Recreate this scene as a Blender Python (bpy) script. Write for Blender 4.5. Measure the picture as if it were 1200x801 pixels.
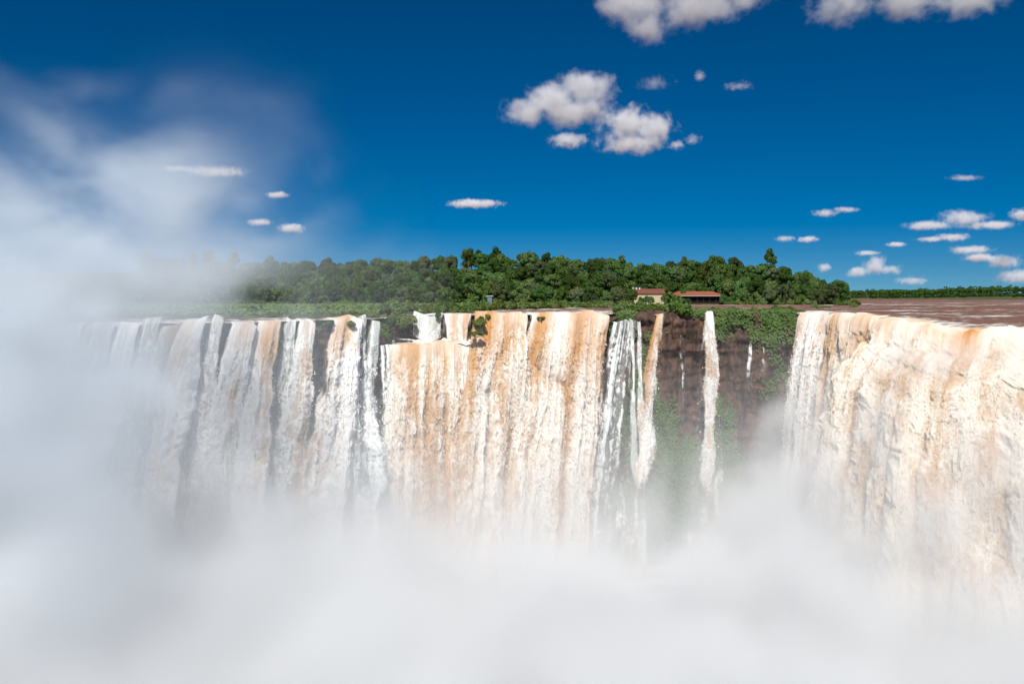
import bpy, math, random
import numpy as np
from mathutils import Vector

# ------------------------------------------------------------------ clearing
for o in list(bpy.data.objects):
    bpy.data.objects.remove(o)
S = bpy.context.scene
COL = S.collection
R = math.radians
rng = np.random.default_rng(7)
random.seed(7)

# ------------------------------------------------------------------ camera
CAM_Z = 6.0          # metres above the upper river
F = 1000.0           # focal length in pixels of a 1200 pixel wide frame
HOR = 347.0          # row of the horizon in that frame
cam_data = bpy.data.cameras.new("camera")
cam_data.sensor_width = 36.0
cam_data.lens = 36.0 * F / 1200.0
cam_data.shift_y = -(400.5 - HOR) / 1200.0
cam_data.clip_start = 0.5
cam_data.clip_end = 120000.0
cam = bpy.data.objects.new("camera", cam_data)
cam.location = (0, 0, CAM_Z)
cam.rotation_euler = (R(90), 0, 0)
COL.objects.link(cam)
S.camera = cam

# ------------------------------------------------------------------ sky, sun, exposure
SUN_EL, SUN_AZ = 50.0, 186.0     # azimuth clockwise from the view direction: behind, a little to the left
world = bpy.data.worlds.new("World")
S.world = world
world.use_nodes = True
wt = world.node_tree
bg = wt.nodes["Background"]
sky = wt.nodes.new("ShaderNodeTexSky")
sky.sky_type = 'NISHITA'
sky.sun_disc = False
sky.sun_elevation = R(SUN_EL)
sky.sun_rotation = R(SUN_AZ)
sky.altitude = 900.0
sky.air_density = 1.0
sky.dust_density = 0.0
sky.ozone_density = 6.0
hs = wt.nodes.new("ShaderNodeHueSaturation")     # the polarising filter's deeper blue
hs.inputs["Saturation"].default_value = 1.36
hs.inputs["Hue"].default_value = 0.496
hs.inputs["Value"].default_value = 0.55
gm = wt.nodes.new("ShaderNodeGamma"); gm.inputs[1].default_value = 1.3
tc = wt.nodes.new("ShaderNodeTexCoord")            # look a little above the whitish horizon band of the model sky
mp = wt.nodes.new("ShaderNodeMapping"); mp.inputs["Scale"].default_value = (1, 1, 0.95); mp.inputs["Location"].default_value = (0, 0, 0.06)
wt.links.new(tc.outputs["Generated"], mp.inputs[0]); wt.links.new(mp.outputs[0], sky.inputs["Vector"])
wt.links.new(sky.outputs[0], gm.inputs[0]); wt.links.new(gm.outputs[0], hs.inputs["Color"])
wt.links.new(hs.outputs[0], bg.inputs[0])
bg.inputs[1].default_value = 0.055

sun_data = bpy.data.lights.new("sun", 'SUN')
sun_data.energy = 5.0
sun_data.angle = R(0.53)
sun_data.color = (1.0, 0.97, 0.915)
sun = bpy.data.objects.new("sun", sun_data)
ce = math.cos(R(SUN_EL))
sdir = Vector((math.sin(R(SUN_AZ)) * ce, math.cos(R(SUN_AZ)) * ce, math.sin(R(SUN_EL))))
sun.rotation_euler = (-sdir).to_track_quat('-Z', 'Y').to_euler()
sun.location = sdir * 300
COL.objects.link(sun)

S.view_settings.view_transform = 'Standard'
S.view_settings.look = 'None'
S.view_settings.gamma = 1.0
S.view_settings.use_curve_mapping = False
S.view_settings.exposure = 0.10
S.render.engine = 'CYCLES'
cy = S.cycles
cy.max_bounces = 8
cy.diffuse_bounces = 2
cy.glossy_bounces = 2
cy.transmission_bounces = 3
cy.transparent_max_bounces = 12
cy.volume_bounces = 4
cy.volume_step_rate = 2.0
cy.volume_max_steps = 192
cy.use_adaptive_sampling = True
cy.adaptive_threshold = 0.02
cy.use_denoising = True
cy.sample_clamp_indirect = 6.0

# ------------------------------------------------------------------ noise (numpy)
_PT = {}
def _table(seed):
    if seed not in _PT:
        _PT[seed] = np.random.default_rng(1000 + seed).random((256, 256)).astype(np.float32)
    return _PT[seed]
def noise2(x, y, seed=0):
    T = _table(seed)
    xi = np.floor(x).astype(np.int64); yi = np.floor(y).astype(np.int64)
    fx = (x - xi); fy = (y - yi)
    fx = fx * fx * fx * (fx * (fx * 6 - 15) + 10); fy = fy * fy * fy * (fy * (fy * 6 - 15) + 10)
    x0 = xi & 255; x1 = (xi + 1) & 255; y0 = yi & 255; y1 = (yi + 1) & 255
    a = T[x0, y0]; b = T[x1, y0]; c = T[x0, y1]; d = T[x1, y1]
    return (a + (b - a) * fx) * (1 - fy) + (c + (d - c) * fx) * fy
def fbm2(x, y, octv=4, seed=0, gain=0.5):
    s = 0; amp = 1.0; tot = 0
    for k in range(octv):
        s = s + amp * noise2(x + 17.3 * k, y - 9.1 * k, seed + k); tot += amp
        amp *= gain; x = x * 2.03; y = y * 2.03
    return s / tot
_P3 = np.random.default_rng(77).random((64, 64, 64)).astype(np.float32)
def noise3(x, y, z):
    xi = np.floor(x).astype(np.int64); yi = np.floor(y).astype(np.int64); zi = np.floor(z).astype(np.int64)
    f = [x - xi, y - yi, z - zi]
    f = [q * q * (3 - 2 * q) for q in f]
    X = (xi & 63, (xi + 1) & 63); Y = (yi & 63, (yi + 1) & 63); Z = (zi & 63, (zi + 1) & 63)
    def l(a, b, t): return a + (b - a) * t
    r = []
    for k in (0, 1):
        a = l(_P3[X[0], Y[0], Z[k]], _P3[X[1], Y[0], Z[k]], f[0])
        b = l(_P3[X[0], Y[1], Z[k]], _P3[X[1], Y[1], Z[k]], f[0])
        r.append(l(a, b, f[1]))
    return l(r[0], r[1], f[2])
def fbm3(x, y, z, octv=4, gain=0.5):
    s = 0; amp = 1.0; tot = 0
    for k in range(octv):
        s = s + amp * noise3(x + 11.7 * k, y + 5.3 * k, z - 7.9 * k); tot += amp
        amp *= gain; x = x * 2.02; y = y * 2.02; z = z * 2.02
    return s / tot
def sm(x, a=0.0, b=1.0):
    t = np.clip((x - a) / (b - a), 0, 1)
    return t * t * (3 - 2 * t)

# ------------------------------------------------------------------ object helpers
def tag(o, label=None, cat=None, group=None, kind=None):
    if label: o["label"] = label
    if cat: o["category"] = cat
    if group: o["group"] = group
    if kind: o["kind"] = kind
    return o
def link(name, me, mat=None, parent=None):
    o = bpy.data.objects.new(name, me)
    COL.objects.link(o)
    if mat and not me.materials: me.materials.append(mat)
    if parent: o.parent = parent
    return o
def empty(name, loc=(0, 0, 0)):
    o = bpy.data.objects.new(name, None); o.location = loc
    o.empty_display_size = 0.5
    COL.objects.link(o)
    return o
def grid_mesh(name, V, smooth=True, attrs=None, flip=False):
    """V: (nu, nv, 3) array of points -> quad grid mesh"""
    nu, nv = V.shape[:2]
    me = bpy.data.meshes.new(name)
    me.vertices.add(nu * nv)
    me.vertices.foreach_set("co", V.reshape(-1).astype(np.float32))
    i, j = np.meshgrid(np.arange(nu - 1), np.arange(nv - 1), indexing='ij')
    a = (i * nv + j).ravel()
    q = np.stack([a, a + nv, a + nv + 1, a + 1], 1)
    if flip: q = q[:, ::-1]
    return finish(me, q, smooth, attrs)
def finish(me, faces, smooth=False, attrs=None):
    faces = np.ascontiguousarray(faces)
    n, k = faces.shape
    me.loops.add(n * k); me.polygons.add(n)
    me.polygons.foreach_set("loop_start", np.arange(0, n * k, k, dtype=np.int32))
    me.loops.foreach_set("vertex_index", faces.reshape(-1).astype(np.int32))
    me.polygons.foreach_set("use_smooth", np.full(n, smooth, dtype=bool))
    if attrs:
        for an, av in attrs.items():
            at_ = me.attributes.new(an, 'FLOAT', 'POINT')
            at_.data.foreach_set("value", np.ascontiguousarray(av).reshape(-1).astype(np.float32))
    me.update(calc_edges=True)
    return me
def raw_mesh(name, V, Fc, smooth=False, attrs=None):
    me = bpy.data.meshes.new(name)
    V = np.asarray(V, dtype=np.float32)
    me.vertices.add(len(V)); me.vertices.foreach_set("co", V.reshape(-1))
    return finish(me, np.asarray(Fc), smooth, attrs)
class MB:
    """collects boxes / tubes into one mesh"""
    def __init__(s): s.v = []; s.f = []
    def box(s, x0, x1, y0, y1, z0, z1):
        b = len(s.v)
        s.v += [(x0, y0, z0), (x1, y0, z0), (x1, y1, z0), (x0, y1, z0), (x0, y0, z1), (x1, y0, z1), (x1, y1, z1), (x0, y1, z1)]
        s.f += [tuple(b + k for k in q) for q in ((0, 3, 2, 1), (4, 5, 6, 7), (0, 1, 5, 4), (1, 2, 6, 5), (2, 3, 7, 6), (3, 0, 4, 7))]
        return s
    def tube(s, p0, p1, r0, r1, n=7):
        p0 = Vector(p0); p1 = Vector(p1)
        d = (p1 - p0).normalized(); a = d.orthogonal().normalized(); c = d.cross(a)
        b = len(s.v)
        for p, r in ((p0, r0), (p1, r1)):
            for k in range(n):
                t = 2 * math.pi * k / n
                s.v.append(tuple(p + a * (r * math.cos(t)) + c * (r * math.sin(t))))
        for k in range(n):
            s.f.append((b + k, b + (k + 1) % n, b + n + (k + 1) % n, b + n + k))
        s.f.append(tuple(b + n + k for k in range(n)))
        return s
    def poly(s, pts, faces):
        b = len(s.v); s.v += [tuple(p) for p in pts]; s.f += [tuple(b + k for k in q) for q in faces]; return s
    def build(s, name, mat, parent=None, bevel=0):
        me = bpy.data.meshes.new(name); me.from_pydata(s.v, [], s.f); me.update()
        o = link(name, me, mat, parent)
        if bevel:
            m = o.modifiers.new("bevel", 'BEVEL'); m.width = bevel; m.segments = 2
        return o
def at(px, D, z=None, py=None):
    """a point of the place from its bearing and its distance"""
    x = (px - 600.0) / F * D
    if z is None: z = CAM_Z - (py - HOR) / F * D
    return Vector((x, D, z))

# ------------------------------------------------------------------ material helpers
class NT:
    def __init__(s, name):
        s.m = bpy.data.materials.new(name); s.m.use_nodes = True
        s.t = s.m.node_tree
        for n in list(s.t.nodes): s.t.nodes.remove(n)
        s.out = s.n("ShaderNodeOutputMaterial")
    def n(s, t, **kw):
        nd = s.t.nodes.new(t)
        for k, v in kw.items(): setattr(nd, k, v)
        return nd
    def l(s, a, b): s.t.links.new(a, b)
    def val(s, sock, v):
        if hasattr(v, "is_linked") or isinstance(v, bpy.types.NodeSocket): s.l(v, sock)
        elif isinstance(v, (tuple, list)) and len(v) == 3 and sock.type == 'RGBA': sock.default_value = (*v, 1)
        else: sock.default_value = v
    def attr(s, name, out="Fac"):
        a = s.n("ShaderNodeAttribute"); a.attribute_name = name; return a.outputs[out]
    def math(s, op, a, b=None, clamp=False):
        m = s.n("ShaderNodeMath", operation=op); m.use_clamp = clamp
        s.val(m.inputs[0], a)
        if b is not None: s.val(m.inputs[1], b)
        return m.outputs[0]
    def mix(s, f, a, b, blend='MIX'):
        m = s.n("ShaderNodeMix", data_type='RGBA', blend_type=blend)
        s.val(m.inputs[0], f); s.val(m.inputs[6], a); s.val(m.inputs[7], b)
        return m.outputs[2]
    def noise(s, vec=None, scale=1.0, detail=4.0, rough=0.55, dist=0.0):
        n = s.n("ShaderNodeTexNoise"); n.inputs["Scale"].default_value = scale
        n.inputs["Detail"].default_value = detail; n.inputs["Roughness"].default_value = rough
        n.inputs["Distortion"].default_value = dist
        if vec is not None: s.l(vec, n.inputs["Vector"])
        return n.outputs["Fac"]
    def ramp(s, f, a, b):
        m = s.n("ShaderNodeMapRange"); m.interpolation_type = 'SMOOTHSTEP'
        s.val(m.inputs[0], f); m.inputs[1].default_value = a; m.inputs[2].default_value = b
        return m.outputs[0]
    def pos(s): return s.n("ShaderNodeNewGeometry").outputs["Position"]
    def obj(s): return s.n("ShaderNodeTexCoord").outputs["Object"]
    def scale(s, vec, sc):
        m = s.n("ShaderNodeMapping"); m.inputs["Scale"].default_value = sc; s.l(vec, m.inputs[0]); return m.outputs[0]
    def bump(s, h, strength=0.5, dist=1.0):
        b = s.n("ShaderNodeBump"); b.inputs["Strength"].default_value = strength; b.inputs["Distance"].default_value = dist
        s.l(h, b.inputs["Height"]); return b.outputs[0]
    def bsdf(s, col, rough=0.8, normal=None, spec=0.3, **kw):
        p = s.n("ShaderNodeBsdfPrincipled")
        s.val(p.inputs["Base Color"], col); s.val(p.inputs["Roughness"], rough); p.inputs["Specular IOR Level"].default_value = spec
        for k, v in kw.items(): s.val(p.inputs[k.replace("_", " ")], v)
        if normal is not None: s.l(normal, p.inputs["Normal"])
        return p.outputs[0]
    def done(s, sh): s.l(sh, s.out.inputs["Surface"]); return s.m

def plain(name, col, rough=0.7, nscale=1.5, var=0.25):
    t = NT(name); p = t.pos()
    n = t.noise(p, nscale, 5)
    c = t.mix(n, tuple(k * (1 - var) for k in col), tuple(min(1, k * (1 + var)) for k in col))
    return t.done(t.bsdf(c, rough, t.bump(n, 0.15, 0.1)))

def water_mat(name, tan=(0.60, 0.40, 0.235), white=(0.86, 0.845, 0.81), amber=(0.52, 0.22, 0.04), bmp=0.5, var=0.55, sheet=0.32):
    t = NT(name)
    foam = t.attr("foam"); amb = t.attr("amber"); al = t.attr("alpha")
    p = t.pos()
    fine = t.noise(t.scale(p, (1.5, 1.5, 0.55)), 1.0, 6, 0.62)
    f2 = t.math('ADD', foam, t.math('MULTIPLY', t.math('SUBTRACT', fine, 0.5), var), clamp=True)
    c = t.mix(f2, tan, white)
    a2 = t.math('ADD', amb, t.math('MULTIPLY', t.math('SUBTRACT', fine, 0.5), t.math('MULTIPLY', amb, 0.5)), clamp=True)
    c = t.mix(a2, c, amber)
    rough = t.math('SUBTRACT', 0.75, t.math('MULTIPLY', a2, 0.45))
    nv = t.n("ShaderNodeVectorMath", operation='SCALE'); t.l(t.bump(fine, bmp, 0.6), nv.inputs[0]); nv.inputs["Scale"].default_value = 1.0 - sheet
    na = t.n("ShaderNodeVectorMath", operation='ADD'); t.l(nv.outputs[0], na.inputs[0]); na.inputs[1].default_value = (-0.06 * sheet, -0.95 * sheet, 0.3 * sheet)
    nn = t.n("ShaderNodeVectorMath", operation='NORMALIZE'); t.l(na.outputs[0], nn.inputs[0])
    b = t.bsdf(c, rough, nn.outputs[0], spec=0.15)
    tr = t.n("ShaderNodeBsdfTranslucent"); t.l(c, tr.inputs[0])
    mx = t.n("ShaderNodeMixShader"); mx.inputs[0].default_value = 0.08
    t.l(b, mx.inputs[1]); t.l(tr.outputs[0], mx.inputs[2])
    tp = t.n("ShaderNodeBsdfTransparent")
    al2 = t.math('ADD', al, t.math('MULTIPLY', t.math('SUBTRACT', fine, 0.5), t.math('MULTIPLY', t.math('SUBTRACT', 1.0, al), 0.8)), clamp=True)
    m2 = t.n("ShaderNodeMixShader"); t.l(al2, m2.inputs[0]); t.l(tp.outputs[0], m2.inputs[1]); t.l(mx.outputs[0], m2.inputs[2])
    return t.done(m2.outputs[0])

M_WATER = water_mat("silty_falling_water")
M_WATER_TAN = water_mat("very_silty_falling_water", tan=(0.60, 0.36, 0.175), white=(0.86, 0.81, 0.73))
M_WATER_SOFT = water_mat("spray_softened_falling_water", tan=(0.62, 0.40, 0.22), white=(0.84, 0.755, 0.64), bmp=0.5, var=0.75, sheet=0.45)
M_WATER_COOL = water_mat("clear_falling_water", tan=(0.50, 0.50, 0.44), white=(0.88, 0.90, 0.88))

def river_mat():
    t = NT("silty_river"); p = t.pos()
    pf = t.scale(p, (0.022, 0.06, 0.1))
    n1 = t.noise(pf, 1.0, 6, 0.62, 0.4)
    n2 = t.noise(t.scale(p, (0.22, 0.34, 0.5)), 1.0, 6, 0.68, 0.5)
    near = t.attr("rapid")
    foam = t.ramp(t.math('ADD', t.math('ADD', t.math('MULTIPLY', n1, 0.6), t.math('MULTIPLY', n2, 0.42)), t.math('MULTIPLY', near, 0.17)), 0.585, 0.665)
    base = t.mix(n2, (0.15, 0.068, 0.042), (0.27, 0.14, 0.09))
    c = t.mix(foam, base, (0.75, 0.68, 0.61))
    r = t.math('ADD', t.math('MULTIPLY', foam, 0.3), 0.5)
    h = t.math('ADD', n2, t.math('MULTIPLY', foam, 0.5))
    return t.done(t.bsdf(c, r, t.bump(h, 0.8, 1.2), spec=0.1))
M_RIVER = river_mat()

def rock_mat():
    t = NT("basalt_and_red_soil"); p = t.pos()
    st = t.noise(t.scale(p, (0.08, 0.08, 0.55)), 1.0, 6, 0.6, 0.6)
    n = t.noise(p, 0.35, 8, 0.65)
    fn = t.noise(p, 2.2, 6, 0.7)
    c = t.mix(st, (0.06, 0.034, 0.026), (0.20, 0.105, 0.07))
    c = t.mix(t.math('MULTIPLY', t.ramp(n, 0.54, 0.7), 0.7), c, (0.30, 0.155, 0.095))
    crk = t.noise(t.scale(p, (0.5, 0.5, 0.12)), 1.0, 7, 0.68, 0.8)
    c = t.mix(t.ramp(crk, 0.5, 0.36), c, (0.03, 0.022, 0.018))
    c = t.mix(t.ramp(fn, 0.5, 0.75), c, (0.06, 0.038, 0.03))
    wet = t.ramp(t.noise(t.scale(p, (0.35, 0.35, 0.03)), 1.0, 4), 0.46, 0.6)
    c = t.mix(t.math('MULTIPLY', wet, 0.7), c, (0.045, 0.034, 0.026))
    moss = t.attr("moss")
    mm = t.ramp(t.math('ADD', moss, t.math('MULTIPLY', t.math('SUBTRACT', fn, 0.5), 0.8)), 0.4, 0.62)
    c = t.mix(mm, c, t.mix(fn, (0.018, 0.04, 0.01), (0.065, 0.115, 0.025)))
    h = t.math('ADD', t.math('MULTIPLY', n, 1.0), t.math('MULTIPLY', fn, 0.35))
    return t.done(t.bsdf(c, 0.8, t.bump(h, 0.9, 1.2), spec=0.3))
M_ROCK = rock_mat()

def leaf_mat(name, c0, c1, vary=0.5, tl=0.25):
    t = NT(name)
    oi = t.n("ShaderNodeObjectInfo")
    n = t.noise(t.pos(), 0.28, 4, 0.6)
    c = t.mix(n, c0, c1)
    hsv = t.n("ShaderNodeHueSaturation")
    t.l(t.math('ADD', t.math('MULTIPLY', t.math('SUBTRACT', oi.outputs["Random"], 0.5), 0.05), 0.5), hsv.inputs["Hue"])
    w = t.n("ShaderNodeTexWhiteNoise"); w.noise_dimensions = '1D'
    t.l(t.math('MULTIPLY', oi.outputs["Random"], 91.7), w.inputs["W"])
    t.l(t.math('ADD', t.math('MULTIPLY', t.math('SUBTRACT', w.outputs["Value"], 0.5), vary * 2), 1.0), hsv.inputs["Value"])
    t.l(t.math('ADD', t.math('MULTIPLY', t.math('SUBTRACT', w.outputs["Value"], 0.5), -0.25), 0.95), hsv.inputs["Saturation"])
    t.l(c, hsv.inputs["Color"])
    b = t.bsdf(hsv.outputs[0], 0.6, spec=0.25)
    tr = t.n("ShaderNodeBsdfTranslucent"); t.l(hsv.outputs[0], tr.inputs[0])
    mx = t.n("ShaderNodeMixShader"); mx.inputs[0].default_value = tl
    t.l(b, mx.inputs[1]); t.l(tr.outputs[0], mx.inputs[2])
    return t.done(mx.outputs[0])
M_LEAF = leaf_mat("rainforest_leaves", (0.036, 0.082, 0.012), (0.12, 0.21, 0.028))
M_LEAF_PALE = leaf_mat("pale_rainforest_leaves", (0.06, 0.095, 0.03), (0.12, 0.17, 0.055))
M_SHRUB = leaf_mat("riverside_leaves", (0.075, 0.12, 0.02), (0.16, 0.23, 0.042), 0.35)
M_MOSS = leaf_mat("cliff_plants", (0.05, 0.095, 0.010), (0.15, 0.22, 0.025), 0.2)
M_BARK = plain("pale_bark", (0.17, 0.13, 0.095), 0.9, 3.0)
def soil_mat():
    t = NT("forest_soil"); p = t.pos()
    n = t.noise(p, 0.12, 6, 0.65); f = t.noise(p, 1.4, 5, 0.65)
    c = t.mix(t.ramp(n, 0.4, 0.6), (0.045, 0.06, 0.018), (0.09, 0.12, 0.03))
    c = t.mix(t.ramp(f, 0.58, 0.7), c, (0.14, 0.075, 0.045))
    return t.done(t.bsdf(c, 0.9, t.bump(f, 0.6, 0.5)))
M_SOIL = soil_mat()

# ------------------------------------------------------------------ the lip of the falls, in plan
LIP = np.array([  # bearing, distance, height of the lip
    (-700, 205, -2.0), (-200, 216, -2.0), (0, 224, -2.0), (130, 228, -1.6), (250, 233, -1.3), (370, 246, -1.0), (452, 262, -0.8),
    (505, 270, -0.6), (557, 276, -0.2), (630, 283, 0), (700, 287, 0), (770, 290, 0.0), (850, 291, 0.0),
    (930, 288, 0), (958, 281, 0), (985, 267, 0), (1012, 249, -0.2), (1040, 233, -0.8), (1095, 217, -2.0), (1150, 209, -3.6), (1200, 202, -3.0), (1320, 188, -2.5), (1900, 150, -2.0)], dtype=float)
_lp = np.arange(-900, 2100, 1.0)
def _smooth(v, sg=16):
    k = np.exp(-0.5 * (np.arange(-60, 61) / sg) ** 2); k /= k.sum()
    return np.convolve(np.pad(v, 60, mode='edge'), k, 'valid')
_lD = _smooth(np.interp(_lp, LIP[:, 0], LIP[:, 1])); _lZ = _smooth(np.interp(_lp, LIP[:, 0], LIP[:, 2]))
def lipD(p): return np.interp(p, _lp, _lD)
def lipZ(p): return np.interp(p, _lp, _lZ)
def notch(p): return sm(p, 451, 458) * (1 - sm(p, 551, 557))
def rivD(p):  # where the upper river ends (set back above the ledge of the curtain)
    d = lipD(p)
    return np.where((p > 454) & (p < 556), 291.0, d)
GORGE = -84.0

# ---- plunge pool: the floor of everything
g = np.linspace(-1, 1, 60)
gx, gy = np.meshgrid(np.sign(g) * np.abs(g) ** 3 * 60000, np.sign(g) * np.abs(g) ** 3 * 60000, indexing='ij')
pool = link("plunge_pool", grid_mesh("plunge_pool", np.stack([gx, gy + 100, np.full_like(gx, GORGE)], -1), attrs={"rapid": np.where(np.hypot(gx, gy) < 400, 1.0, 0.1)}), M_RIVER)
tag(pool, "churning white water on the floor of the gorge under the mist", "pool", kind='structure')

# ---- upper river
P = np.unique(np.concatenate([np.linspace(-2400, -60, 60), np.linspace(-60, 1330, 560), np.linspace(1330, 3600, 60)]))
tt = np.concatenate([np.linspace(0, 1, 130) ** 1.6 * 0.06, np.linspace(0.061, 1, 110) ** 3.0 * 0.99 + 0.06])
tt = np.unique(tt)
Pg, Tg = np.meshgrid(P, tt, indexing='ij')
D0 = rivD(Pg) + 2.0
Dg = D0 + Tg * 9000.0
Xg = (Pg - 600) / F * Dg
wob = (fbm2(Xg / 9, Dg / 5, 4, 3) - 0.5) * 0.55
near = sm(420 - (Dg - D0) * 0 - Dg, 0, 200)
zl = np.minimum(lipZ(Pg), 0)
Zg = zl * np.exp(-(Dg - D0) / 40) + wob * (0.35 + 0.65 * near) + 1.5 * (fbm2(Xg / 7 + 9, Dg / 6, 4, 8) - 0.5) * np.exp(-(Dg - D0) / 45) * sm(Dg - D0, 0, 6) + 0.9 * (fbm2(Xg / 26, Dg / 9, 3, 12) - 0.5) * sm(Dg - D0, 4, 30) * (1 - sm(Dg, 500, 900)) - 0.05
rap = np.clip(0.75 * np.exp(-(Dg - D0) / 22) + 0.22 + 0.10 * sm(Pg, 470, 540) * (1 - sm(Pg, 700, 780)) + 0.17 * (1 - sm(Dg, 300, 500)) + 0.25 * sm(Dg, 450, 600) * (1 - sm(Dg, 700, 900)), 0, 1.1)
river = link("river", grid_mesh("river", np.stack([Xg, Dg, Zg], -1), attrs={"rapid": rap}), M_RIVER)
tag(river, "wide silty brown river with pale rapids running to the lip of the falls", "river", kind='structure')

# ---- cliff under the lip, as one rock wall
P = np.linspace(-420, 1500, 1500); Vv = np.linspace(0, 1, 200)
Pg, Vg = np.meshgrid(P, Vv, indexing='ij')
Dl = lipD(Pg); zt = lipZ(Pg) - 8.4 * notch(Pg)
head = sm(Pg, 712, 735) * (1 - sm(Pg, 925, 940))
ztop = zt - 0.4 + head * (1.0 + 2.2 * (fbm2(Pg / 14, Pg * 0 + 3.3, 3, 5) - 0.35))
Zg = ztop + (GORGE - 2 - ztop) * Vg
xm = (Pg - 600) / F * Dl
big = fbm2(xm / 16, Zg / 22, 4, 21) - 0.5
strata = fbm2(xm / 30 + 5, Zg / 2.4, 4, 25) - 0.5
fine = fbm2(xm / 2.5, Zg / 2.5, 4, 31) - 0.5
joints = np.abs(2 * fbm2(xm / 4.5 + 1.5 * big, Zg / 26, 3, 35) - 1) - 0.35
blocks = np.abs(2 * fbm2(xm / 9 + 30, Zg / 7, 3, 38) - 1) - 0.35
lip_round = 2.0 * np.exp(-Vg * 60)
inset = 2.5 - 1.5 * head + 5.0 * sm(Vg, 0, 0.5) * (1 - head) - 7.0 * sm(Vg, 0.3, 1.0)
Dc = Dl + inset - 9 * big * sm(Vg, 0, 0.12) - 2.2 * strata * sm(Vg, 0, .05) - 1.8 * fine + lip_round * (1 - 0.6 * head) - (3.0 * joints + 2.4 * blocks) * sm(Vg, 0, 0.06)
moss = (fbm2(xm / 9 + 2, Zg / 17, 5, 41, 0.6) - 0.5) * 2.6 + 0.24 + 0.3 * joints + 0.16 * sm(Vg, 0.2, 0.6) + 0.03 * sm(Pg, 850, 880) * np.exp(-Vg * 7) + 0.22 * sm(Vg, 0.15, 0.75) + 0.14 * np.exp(-Vg * 30) - 0.25 * sm(Pg, 772, 800) * (1 - sm(Vg, 0.2, 0.55)) * (1 - sm(Pg, 900, 940))
moss = moss + 0.35 * (1 - sm(Pg, 420, 470)) + 0.1 * sm(big, -0.1, 0.25)
cliff = link("cliff", grid_mesh("cliff", np.stack([(Pg - 600) / F * Dc, Dc, Zg], -1), attrs={"moss": moss}), M_ROCK)
tag(cliff, "tall red-brown rock wall streaked with moss below the lip of the falls", "cliff", kind='structure')
CL = dict(P=P, V=Vv, D=Dc, Z=Zg, moss=moss)
def cliff_point(px, v):
    i = int(np.clip(np.searchsorted(P_CL, px), 1, len(P_CL) - 1)); j = int(np.clip(v * (len(Vv) - 1), 0, len(Vv) - 1))
    D = CL['D'][i, j]
    return Vector(((px - 600) / F * D, D, CL['Z'][i, j])), CL['moss'][i, j]
P_CL = P

# ---- rocky headland above the bare cliff (real thickness, runs back into the river)
P = np.linspace(708, 945, 260); T = np.linspace(0, 1, 60)
Pg, Tg = np.meshgrid(P, T, indexing='ij')
Dh = lipD(Pg) + 1.6 + Tg * 35
hh = sm(Pg, 708, 730) * (1 - sm(Pg, 925, 944))
Zh = -0.9 - 2.2 * (1 - sm(Tg, 0, 0.05)) + hh * (1.2 + 2.2 * (fbm2(Pg / 12, Dh / 9, 4, 51) - 0.4)) * (1 - sm(Tg, 0.55, 1.0)) - 0.4 * sm(Tg, 0.6, 1)
hm = 0.3 + 1.2 * (fbm2(Pg / 18, Dh / 10, 3, 55) - 0.5)
_HP, _HT = P, T
def headZ(px, D):
    i = int(np.clip(np.searchsorted(_HP, px), 0, len(_HP) - 1)); j = int(np.clip(np.searchsorted(Dh_[i], D), 2, len(_HT) - 1))
    return float(Zh_[i, j])
Zh_ = Zh.copy(); Dh_ = Dh.copy()
link_h = link("rocky_ground", grid_mesh("rocky_ground", np.stack([(Pg - 600) / F * Dh, Dh, Zh], -1), attrs={"moss": hm}), M_ROCK)
tag(link_h, "low red rock and soil on top of the bare cliff between the falls", "rocky ground", kind='structure')

# ---- ledge that carries the set-back cascade's pool, and the step of rock behind it
P = np.linspace(448, 562, 130); T = np.linspace(0, 1, 60)
Pg, Tg = np.meshgrid(P, T, indexing='ij')
Dd = 270 + Tg * 24 + (Pg - 458) * 0.03
Zd = -9.3 + 1.3 * (fbm2(Pg / 5, Dd / 2.5, 4, 61) - 0.5) + 0.7 * sm(Tg, 0.5, 0.9)
o = link("ledge_pool", grid_mesh("ledge_pool", np.stack([(Pg - 600) / F * Dd, Dd, Zd], -1),
     attrs={"foam": np.clip(0.75 + 0.8 * (fbm2(Pg / 5, Dd / 2.5, 4, 63) - 0.5), 0, 1), "amber": Pg * 0, "alpha": Pg * 0 + 1}), M_WATER)
tag(o, "foaming white water on the ledge below the short set-back cascade", "pool", kind='structure')
Vv2 = np.linspace(0, 1, 50); P = np.linspace(446, 564, 130)
Pg, Vg = np.meshgrid(P, Vv2, indexing='ij')
Zs = -0.6 - 11 * Vg
Ds = 293 + 3 * (fbm2(Pg / 6, Zs / 2, 4, 65) - 0.5) - Vg * 1.5
o = link("rock_step", grid_mesh("rock_step", np.stack([(Pg - 600) / F * Ds, Ds, Zs], -1), attrs={"moss": Pg * 0 + 0.45}), M_ROCK)
tag(o, "low dark rock step behind the short set-back cascade", "rock", kind='structure')

# ---- island: bank, hill under the rainforest
FR = np.array([(-700, 240), (-100, 250), (150, 252), (250, 252), (300, 258), (440, 268), (452, 302), (556, 312), (575, 380), (640, 410), (715, 440), (735, 590), (860, 600), (940, 600), (1005, 612), (1012, 640)], float)
def bankD(p): return np.interp(p, FR[:, 0], FR[:, 1])
def hill_h(px, D):
    tp = (1 - sm(px, 895, 1000) ** 1.0)
    ridge = 23 + 4 * (fbm2(px / 160.0 + 2, px * 0 + 1.7, 3, 71) - 0.5) * 2 + 3.0 * sm(px, 420, 560) * (1 - sm(px, 600, 760))
    h = ridge * sm(D, 604, 720) * tp
    h = h + 1.2 * sm(D - bankD(px), 0, 6) * (1 - sm(px, 990, 1010)) - 0.7
    h = h + 1.4 * (fbm2(px / 14.0, D / 12.0, 3, 75) - 0.5) * sm(D - bankD(px), 3, 30)
    return h
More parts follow.
